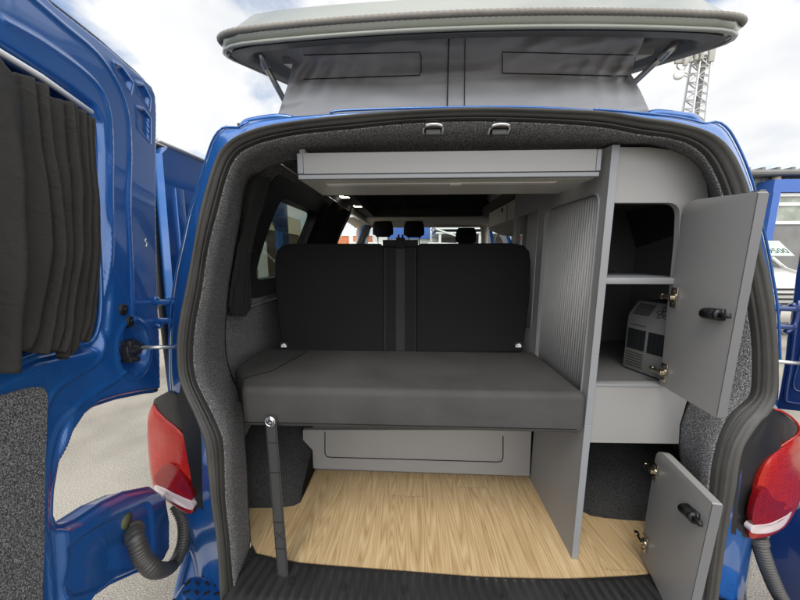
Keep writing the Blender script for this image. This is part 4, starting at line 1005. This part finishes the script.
# rear-door curtain: right edge table v->u, top line, bottom line in door coordinates
CO = .035
topl = [dPh(*q, CO) for q in [(95,118),(80,108),(60,97),(40,82),(20,70),(0,62)]]
def top_z_(s): return lerp_tab([(a_, b_) for a_, b_ in topl]+[(.70, topl[-1][1]+.02)], s)
botl = [dPh(*q, CO) for q in [(90,343),(70,350),(46,352),(20,363),(0,372)]]
def bot_z_(s): return lerp_tab(botl+[(.70, botl[-1][1]-.01)], s)
edg = [(t_, dPh(*q, CO)[0]) for t_, q in [(0, (94, 119)), (.1, (92, 140)), (.25, (92, 180)), (.45, (96, 230)), (.6, (99, 262)), (.75, (98.5, 300)), (.9, (95, 330)), (1., (87, 344))]]
def PD(s, t):
    ds = lerp_tab(edg, t); sx = .68+(ds-.68)*s
    zz = top_z_(sx)*(1-t)+bot_z_(sx)*t
    zz += (.009*abs(math.sin(sx*48+2*s))-.008)*(1-t)**6+(.010*math.sin(sx*55)+.008*math.sin(sx*131))*t**8
    return dW(sx, zz, CO-.004+.010*math.sin(t*math.pi))
curtain('door_curtain', PD, 'wide dark curtain covering the window of the open left rear door', CURTD, 9.5, .015, 560, 80, NN, 4, lambda t: .85+.35*t, 3.2)
# side window curtain tied back
def PS(s, t):
    v = 177+(316-177)*t
    ul = lerp_tab([(0, 253), (.15, 248), (.3, 244), (.5, 237), (.58, 235.5), (.75, 231), (.92, 227.5), (1, 230)], t)
    ur = lerp_tab([(0, 272), (.15, 265), (.3, 259), (.48, 253), (.55, 250), (.62, 250), (.8, 250), (.95, 250), (1, 245)], t)
    x_ = xi+.04
    for _ in range(4):
        p = pX(ul+(ur-ul)*s, v, x_); x_ = xi+.04+lean(p.z)
    return p
curtain('side_curtain', PS, 'narrow black curtain tied back beside the tinted side window', CURT, 7, .010, 120, 60, Vector((1, 0, 0)), 2, lambda t: .35+.65*abs(t-.53)*2)
bm = B(); tube(bm, smoothpath([pX(234, 251, xi+.07), pX(240, 252, xi+.095), pX(247, 252, xi+.095), pX(254, 251, xi+.08)], 5), .005, 8)
ti = obj('curtain_tie', bm, CURT, smooth=True); tag(ti, 'thin black tie holding back the narrow curtain at the side window', 'curtain tie')
bm = B(); tube(bm, smoothpath([pX(293, 196, xi+.03), pX(290, 230, xi+.035), pX(296, 262, xi+.03)], 4), .0, 3) if False else None
rearc = [(1.72, 2.05)]
def PS2(s, t): return Vector((xi+.035+lean(1.745-.48*t), 1.64+.43*s, 1.745-.48*t))
curtain('side_curtain', PS2, 'black curtain bunched at the far end of the tinted side window', CURT, 8, .012, 120, 20, Vector((1, 0, 0)), 5)
# ================================================================== BACKGROUND
# parked white van
pv = thing('parked_van', (6.25, 7.8, 0), 'white camper van parked on the right with a price card in its windscreen', 'van')
bm = B(); W = .95; cx = 6.28; yF = 5.45
secs = [(yF, .30, .62, .90), (yF+.02, .28, .95, .93), (yF+.12, .28, 1.10, .94), (yF+.62, .28, 1.24, .95)]
rows = []
def sect(y, zb2, zt2, w):
    r = []
    for k in range(21):
        f = k/20*2-1; r.append(Vector((cx+w*f, y+.14*abs(f)**4, zt2-.04*abs(f)**4)))
    return r
rows = [sect(yF+.0, 0, .28, .90), sect(yF-.02, 0, .5, .92), sect(yF, 0, .78, .93), sect(yF+.04, 0, .95, .93), sect(yF+.14, 0, 1.08, .93), sect(yF+.62, 0, 1.24, .92)]
grid(bm, rows); obj('bonnet', solid(bm, .01), WHT, pv, smooth=True)
bm = B(); rows = [sect(yF+.66, 0, 1.245, .90), sect(yF+1.25, 0, 1.80, .78)]; grid(bm, rows); obj('windscreen', solid(bm, .006), mat('pale_reflecting_glass', (.20, .235, .21), .15), pv, smooth=True)
bm = B(); rows = [sect(yF+.63, 0, 1.225, .92), sect(yF+.66, 0, 1.24, .92)]; grid(bm, rows); obj('wiper_cowl', solid(bm, .01), BRAKE, pv)
bm = B(); rows = [sect(yF+1.22, 0, 1.80, .84), sect(yF+1.3, 0, 1.90, .84), sect(yF+1.6, 0, 1.98, .85), sect(yF+4.6, 0, 1.98, .85)]; grid(bm, rows); obj('roof', solid(bm, .01), WHT, pv, smooth=True)
bm = B(); box(bm, cx-.45, cx-.41, yF+1.5, yF+3.8, 1.99, 2.03); box(bm, cx+.3, cx+.34, yF+1.5, yF+3.8, 1.99, 2.03); box(bm, cx-.5, cx+.75, yF+1.6, yF+3.6, 1.995, 2.06, bev=.02); obj('roof_box', bm, WHT, pv)
for sx in (-1, 1):
    bm = B(); prism(bm, [(cx+sx*.93, yF+.14, .3), (cx+sx*.93, yF+.14, 1.05), (cx+sx*.93, yF+.64, 1.22), (cx+sx*.86, yF+1.35, 1.82), (cx+sx*.86, yF+4.7, 1.95), (cx+sx*.93, yF+4.7, .3)], (-sx*.03, 0, 0)); obj('side_panel', bm, WHT, pv)
    bm = B(); tube(bm, [(cx+sx*.91, yF+.72, 1.25), (cx+sx*.80, yF+1.3, 1.83)], .035, 8); obj('pillar', bm, WHT, pv, smooth=True)
    bm = B(); box(bm, cx+sx*.78-.14, cx+sx*.78+.14, yF-.045, yF+.08, .78, .95, bev=.02); obj('headlight', bm, CLEARP, pv, angle=40)
    for yy in (yF+.75, yF+3.7):
        bm = B(); cyl(bm, (cx+sx*.84-.1, yy, .33), (1, 0, 0), .33, .2, 30); obj('wheel', bm, RUB, pv, angle=40)
bm = B()
for k in range(4): box(bm, cx-.62, cx+.85, yF-.055, yF-.035, .60+.085*k, .635+.085*k)
obj('grille', bm, BRAKE, pv)
cc = Vector((cx+.50, yF+.80, 1.50)); dirz = Vector((0, .59, .56)).normalized(); nz_ = Vector((0, -.56, .59)).normalized()
pc_l, pc_r = pY(757, 240, yF+.86).x, pY(795, 240, yF+.86).x
def wsp(x, f): return Vector((x, yF+.66+.59*f-.02, 1.245+.555*f+.012))
bm = B(); prism(bm, [wsp(pc_l, .33), wsp(pc_r+.02, .33), wsp(pc_r+.04, .88), wsp(pc_l, .88)], nz_*.006); pc = obj('price_card', bm, mat('pale_green_card', (.42, .50, .44), .6), pv)
bmt = text_bm('£19500', .20, wsp(pc_l+.105, .42)+nz_*.008, (1, 0, 0), dirz, .002); 
obj('price_text', bmt, mat('marker_ink', (.03, .05, .04), .6), pc)
bmt = text_bm('VEHICLE FOR SALE', .058, wsp(pc_l+.02, .76)+nz_*.008, (1, 0, 0), dirz, .001) if False else None
bm = B(); 
for k in range(14): obox(bm, wsp(pc_l+.03+.042*k, .80)+nz_*.008, (1, 0, 0), dirz, nz_, .022, .012, .001)
obox(bm, wsp((pc_l+pc_r)/2, .72)+nz_*.008, (1, 0, 0), dirz, nz_, .58, .004, .001)
obj('card_line', bm, CORR, pc)
# right building (workshop with blue bay)
wb = thing('workshop_building', (16, 16, 0), 'grey clad workshop with a blue framed window bay behind the white van', 'building')
Yb = 13.0
def bb(u, v, y=Yb): return pY(u, v, y)
xa = bb(745, 175).x; zr_ = bb(775, 175).z
bm = B(); box(bm, xa-3, xa+14, Yb, Yb+8, 0, zr_-.1); obj('wall', bm, CORR, wb)
bm = B()
for k in range(60): box(bm, xa-3+.28*k, xa-3+.28*k+.1, Yb-.03, Yb-.001, 2.6, zr_-.12)
obj('cladding_rib', bm, CORR, wb)
bm = B(); box(bm, xa-3.2, xa+14.2, Yb-.35, Yb+8.3, zr_-.09, zr_+.12); tube(bm, [(xa-3.2, Yb-.4, zr_), (xa+14.2, Yb-.4, zr_)], .11, 8)
for k in range(30): box(bm, xa-3+.55*k, xa-3+.55*k+.12, Yb-.3, Yb+.1, zr_+.121, zr_+.22)
obj('roof', bm, CORR, wb)
u1 = bb(771.5, 200, Yb-.6).x; u2 = bb(779, 200, Yb-.6).x; zt2 = bb(790, 179, Yb-.6).z; zt3 = bb(790, 192, Yb-.6).z; zt4 = bb(790, 224, Yb-.6).z
bm = B(); box(bm, u1, u1+7, Yb-.6, Yb-.02, zt3, zt2); box(bm, u1, u2, Yb-.62, Yb-.02, 0, zt3-.002); box(bm, u1+6.6, u1+7, Yb-.62, Yb-.02, 0, zt3-.002); obj('bay_frame', bm, SIGNB, wb)
zw = zt4
bm = B(); box(bm, u2+.01, u1+6.58, Yb-.45, Yb-.03, 0, zw); obj('bay_panel', bm, CORR, wb)
bm = B()
for k in range(5):
    xk = u2+.02+1.45*k; box(bm, xk, xk+.12, Yb-.5, Yb-.38, zw, zt3-.005)
for z_ in (zw+.0, (zw+zt3)/2+.1, zt3-.14): box(bm, u2+.14, u1+6.5, Yb-.495, Yb-.39, z_+.002, z_+.12)
wf = obj('window_frame', bm, WHTP, wb)
bm = B(); box(bm, u2+.02, u1+6.5, Yb-.43, Yb-.42, zw, zt3); obj('pane', bm, mat('office_glass', (.22, .24, .20), .15, 0, 0, 0, 1, .5, 2), wf)
bm = B(); xp = bb(768, 200).x; tube(bm, [(xp, Yb-.15, 0), (xp, Yb-.15, zr_-.1)], .13, 10); obj('drain_pipe', bm, CREAM, wb, smooth=True)
# telecom mast
D = 34.0; mc = pY(696, 80, D); mx = pY(695.5, 100, D).x
ms = thing('telecom_mast', (mx, D, 0), 'pale lattice phone mast with antenna panels rising above the van roof', 'mast')
zt5 = pY(696, 52, D).z; hw = .62
bm = B()
for i, j in ((-1, -1), (1, -1), (1, 1), (-1, 1)): tube(bm, [(mx+i*hw*1.6, D+j*hw*1.6, 0), (mx+i*hw*.8, D+j*hw*.8, zt5)], .10, 6)
n_ = 26
for k in range(n_):
    z_ = zt5*k/n_; z2_ = zt5*(k+1)/n_; w1 = hw*(1.6-.8*k/n_); w2 = hw*(1.6-.8*(k+1)/n_)
    for j in (-1, 1):
        tube(bm, [(mx-w1, D+j*w1, z_), (mx+w1, D+j*w1, z_)], .05, 5); tube(bm, [(mx-w1*(1 if k % 2 else -1), D+j*w1, z_), (mx+w2*(1 if k % 2 else -1), D+j*w2, z2_)], .05, 5)
    for i in (-1, 1): tube(bm, [(mx+i*w1, D-w1, z_), (mx+i*w2, D+w2, z2_)], .05, 5)
obj('lattice', bm, ALU, ms)
bm = B(); tube(bm, [(mx, D-.2, 0), (mx, D-.2, zt5-.5)], .28, 8); obj('cable_run', bm, CORR, ms, smooth=True)
bm = B(); rr_ = random.Random(5)
pan = [(681, 54, 1.0, 1.7), (691, 50, .35, 2.2), (697, 49, .3, 2.0), (703, 46, .3, 2.4), (712.5, 47, .55, 2.6), (686, 60, .4, 1.0), (700, 58, .3, 1.2)]
for u, v, w_, h_ in pan:
    c = pY(u, v, D-.8*rr_.random()); obox(bm, c, (1, 0, 0), (0, 1, 0), (0, 0, 1), w_, .25, h_, bev=.05)
obj('antenna_panel', bm, mat('mast_panel', (.36, .35, .31), .6), ms, angle=40)
bm = B()
for k in range(16):
    a_ = pY(rr_.uniform(680, 714), rr_.uniform(48, 66), D+rr_.uniform(-.5, .5)); tube(bm, [Vector((mx, D, pY(696, rr_.uniform(55, 75), D).z)), a_], .06, 5)
for pts in ([(679, 60), (677, 67), (684, 72), (692, 76)], [(713, 54), (711, 64), (704, 70), (698, 80)], [(686, 66), (683, 74), (690, 78)]): tube(bm, smoothpath([pY(u, v, D) for u, v in pts], 5), .06, 5)
tube(bm, [pY(683, 52, D), pY(714, 44, D)], .09, 6)
obj('antenna_arm', bm, ALU, ms)
c = pY(679, 75, D-.4); bm = B(); cyl(bm, c, (-.5, -1, 0), .45, .15, 20, .3); obj('dish', bm, WHTP, ms, angle=40)
# buildings beyond the windscreen
fb = thing('showroom_building', (0, 34, 0), 'white showroom with a blue fascia seen through the windscreen', 'building')
Y = 30.0
def q_(u, v): return pY(u, v, Y)
bm = B(); box(bm, q_(378, 230).x, q_(440, 230).x, Y, Y+9, 0, q_(400, 226).z); obj('wall', bm, WHT, fb)
bm = B(); box(bm, q_(388, 230).x, q_(430, 230).x, Y-.3, Y-.01, q_(400, 239).z, q_(400, 228).z); obj('blue_fascia', bm, SIGNB, fb)
bm = B(); box(bm, q_(430, 230).x, q_(437, 230).x, Y-.45, Y-.31, q_(400, 242).z, q_(400, 227).z); sg = obj('sign_panel', bm, WHTP, fb)
c = q_(433.3, 230.3); c.y = Y-.47
bm = B(); tube(bm, [c+Vector((.19*math.cos(k/20*6.283), 0, .19*math.sin(k/20*6.283))) for k in range(20)], .03, 6, closed=True)
for w_ in ([(-.12, .12), (0, -.0), (.12, .12)], [(-.14, .0), (-.07, -.15), (0, -.03), (.07, -.15), (.14, 0)]): tube(bm, [c+Vector((a_, 0, b_)) for a_, b_ in w_], .02, 5)
obj('round_emblem', bm, IRON, sg)
bm = B()
for k in range(4): box(bm, q_(380+14*k, 240).x, q_(390+14*k, 240).x, Y-.02, Y-.004, .4, 2.2)
obj('window', bm, DARKG, fb)
gs_ = thing('grey_canopy', (5, 26, 0), 'grey steel canopy beside the showroom beyond the windscreen', 'canopy')
bm = B(); Y = 24
for v in (228, 232.5): box(bm, q_(436, 230).x, q_(560, 230).x, 24, 30, pY(450, v+1.2, 24).z, pY(450, v-.6, 24).z)
obox(bm, (pY(436, 229, 24)+pY(456, 236, 24))/2, pY(456, 236, 24)-pY(436, 229, 24), (0, 1, 0), (0, 0, 1), 1.7, .3, .12)
obj('roof', bm, ALU, gs_)
bm = B()
for u in (440, 458, 480, 510): p = pY(u, 230, 24.3); box(bm, p.x-.1, p.x+.1, 24.2, 24.4, 0, pY(450, 232.8, 24).z)
obj('post', bm, ALU, gs_)
bm = B(); box(bm, pY(438, 240, 27).x, pY(560, 240, 27).x, 30.05, 36, 0, 3.4); obj('back_wall', bm, CORR, gs_)
# white delivery vehicles in front of showroom
def simple_van(x, y, lab, l=4.6, m=WHT, rot=0):
    t = thing('parked_van', (x, y, 0), lab, 'van', 'white vans beyond the windscreen')
    bm = B(); prism(bm, [(x-l/2, y, .35), (x+l/2, y, .35), (x+l/2, y, 1.0), (x+l/2-.6, y, 1.2), (x+l/2-1.3, y, 2.25), (x-l/2, y, 2.35)], (0, 1.9, 0), bev=.06); obj('body', bm, m, t, angle=40)
    bm = B(); prism(bm, [(x+l/2-.85, y-.01, 1.25), (x+l/2-1.35, y-.01, 2.0), (x+l/2-2.0, y-.01, 2.0), (x+l/2-2.0, y-.01, 1.25)], (0, .008, 0)); obj('window', bm, DARKG, t)
    for dx in (-l/2+.9, l/2-.8):
        bm = B(); cyl(bm, (x+dx, y-.03, .36), (0, 1, 0), .35, .22, 24); obj('wheel', bm, RUB, t, angle=40)
simple_van(-1.8, 20.5, 'white van parked left of centre in front of the showroom')
simple_van(3.4, 21.5, 'white van parked right of centre in front of the showroom')
# brick-fronted building on the left beyond door opening
bk = thing('brick_building', (-13, 36, 0), 'pale building with an orange brick band seen through the left door opening', 'building')
Y = 36
bm = B(); box(bm, -22, -4.2, Y, Y+8, 0, pY(340, 241, Y).z); obj('wall', bm, WHTP, bk)
for k in range(6):
    bm = B(); box(bm, -21+2.8*k, -21+2.8*k+2.3, Y-.05, Y-.001, 2.6, pY(340, 231.5, Y).z if False else 3.7); obj('brick_panel', bm, BRICK, bk)
bm = B(); box(bm, -22.1, -4.1, Y-.1, Y+.2, 3.701, 3.85); obj('coping', bm, WHTP, bk)
for lab, x in (('thin street lamp nearest the left door opening edge', pY(330, 220, 30).x), ('thin street lamp nearer the windscreen pillar', pY(341, 220, 33).x)):
    y_ = 30 if 'nearest' in lab else 33
    t = thing('street_lamp', (x, y_, 0), lab, 'street lamp', 'lamps beyond the door opening')
    bm = B(); tube(bm, [(x, y_, 0), (x, y_, 7.2)], .07, 8); obj('pole', bm, ALU, t, smooth=True)
    bm = B(); obox(bm, (x+.35, y_, 7.25), (1, 0, .1), (0, 1, 0), (0, 0, 1), .9, .2, .1, bev=.03); obj('lamp_head', bm, ALU, t)
# building seen through the left side window
lb_ = thing('garage_building', (-12, 13, 0), 'brown and cream garage building seen through the tinted side window', 'building')
bm = B(); box(bm, -16, -9, 10, 24, 0, 3.0); obj('wall', bm, BROWN, lb_)
bm = B(); box(bm, -16.2, -8.9, 9.8, 24.2, 3.001, 4.2); obj('fascia', bm, CREAM, lb_)
for k in range(4):
    bm = B(); box(bm, -8.999, -8.95, 10.8+3.2*k, 12.0+3.2*k, 0, 2.3); obj('door', bm, WHTP, lb_)
sgn = text_bm('PC', .5, (-8.93, 12.9, 2.35), (0, 1, 0), (0, 0, 1), .01) if False else None
# ================================================================== WORLD, SUN, CAMERA
w = bpy.data.worlds.new('World'); S.world = w; w.use_nodes = True; n = w.node_tree; L = n.links
bg = n.nodes['Background']
SE, SR = math.radians(58), math.radians(200)   # sun behind the camera, high
sky = n.nodes.new('ShaderNodeTexSky'); sky.sky_type = 'NISHITA'; sky.sun_disc = False; sky.sun_elevation = SE; sky.sun_rotation = SR; sky.air_density = 1; sky.dust_density = 1.5
tc = n.nodes.new('ShaderNodeTexCoord')
sep = n.nodes.new('ShaderNodeSeparateXYZ'); L.new(tc.outputs['Generated'], sep.inputs[0])
mxz = n.nodes.new('ShaderNodeMath'); mxz.operation = 'MAXIMUM'; mxz.inputs[1].default_value = .08; L.new(sep.outputs[2], mxz.inputs[0])
ad = n.nodes.new('ShaderNodeMath'); ad.operation = 'ADD'; ad.inputs[1].default_value = .25; L.new(mxz.outputs[0], ad.inputs[0])
dx = n.nodes.new('ShaderNodeMath'); dx.operation = 'DIVIDE'; L.new(sep.outputs[0], dx.inputs[0]); L.new(ad.outputs[0], dx.inputs[1])
dy = n.nodes.new('ShaderNodeMath'); dy.operation = 'DIVIDE'; L.new(sep.outputs[1], dy.inputs[0]); L.new(ad.outputs[0], dy.inputs[1])
cbn = n.nodes.new('ShaderNodeCombineXYZ'); L.new(dx.outputs[0], cbn.inputs[0]); L.new(dy.outputs[0], cbn.inputs[1])
mp = n.nodes.new('ShaderNodeMapping'); mp.inputs['Location'].default_value = (3.1, 1.7, 0); L.new(cbn.outputs[0], mp.inputs[0])
nz1 = n.nodes.new('ShaderNodeTexNoise'); nz1.inputs['Scale'].default_value = 1.5; nz1.inputs['Detail'].default_value = 9; nz1.inputs['Roughness'].default_value = .55; nz1.inputs['Distortion'].default_value = .3; L.new(mp.outputs[0], nz1.inputs[0])
cr = n.nodes.new('ShaderNodeMapRange'); cr.inputs[1].default_value = .36; cr.inputs[2].default_value = .52; cr.interpolation_type = 'SMOOTHSTEP'; bx_ = n.nodes.new('ShaderNodeMath'); bx_.operation = 'MULTIPLY_ADD'; bx_.inputs[1].default_value = .10; L.new(sep.outputs[0], bx_.inputs[0]); L.new(nz1.outputs[0], bx_.inputs[2]); L.new(bx_.outputs[0], cr.inputs[0])
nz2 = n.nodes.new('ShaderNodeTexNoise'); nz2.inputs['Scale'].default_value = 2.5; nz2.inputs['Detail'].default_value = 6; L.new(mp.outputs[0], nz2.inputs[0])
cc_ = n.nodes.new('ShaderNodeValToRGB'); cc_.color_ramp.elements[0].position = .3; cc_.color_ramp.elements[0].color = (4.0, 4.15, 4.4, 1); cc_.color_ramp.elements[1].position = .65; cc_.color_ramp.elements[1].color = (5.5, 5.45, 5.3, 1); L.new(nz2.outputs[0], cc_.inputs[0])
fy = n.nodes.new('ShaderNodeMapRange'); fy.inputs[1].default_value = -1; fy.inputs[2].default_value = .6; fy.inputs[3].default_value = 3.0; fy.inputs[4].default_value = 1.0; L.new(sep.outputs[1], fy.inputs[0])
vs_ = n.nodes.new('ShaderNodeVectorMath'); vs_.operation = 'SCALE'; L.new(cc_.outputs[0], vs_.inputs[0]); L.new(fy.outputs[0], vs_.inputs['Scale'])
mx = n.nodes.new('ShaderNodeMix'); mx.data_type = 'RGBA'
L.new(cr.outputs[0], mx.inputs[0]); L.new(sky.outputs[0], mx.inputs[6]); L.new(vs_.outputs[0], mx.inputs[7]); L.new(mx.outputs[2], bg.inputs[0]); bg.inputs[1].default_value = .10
sl = bpy.data.lights.new('sun', 'SUN'); sl.energy = .9; sl.angle = math.radians(25); sl.color = (1, .95, .87)
so = bpy.data.objects.new('sun', sl); C.objects.link(so); so.location = (0, -5, 10)
sd_ = Vector((math.sin(SR)*math.cos(SE), math.cos(SR)*math.cos(SE), math.sin(SE)))
so.rotation_euler = sd_.to_track_quat('Z', 'Y').to_euler()
cam = bpy.data.cameras.new('camera'); co = bpy.data.objects.new('camera', cam); C.objects.link(co); S.camera = co
cam.sensor_width = 36; cam.lens = F/800*36; cam.clip_start = .02; cam.clip_end = 2000
co.matrix_world = Matrix((( RT.x, UP.x, -FW.x, CAM.x), (RT.y, UP.y, -FW.y, CAM.y), (RT.z, UP.z, -FW.z, CAM.z), (0, 0, 0, 1)))
S.view_settings.view_transform = 'Standard'; S.view_settings.look = 'None'; S.view_settings.exposure = 1.05; S.view_settings.gamma = 1
S.render.engine = 'CYCLES'
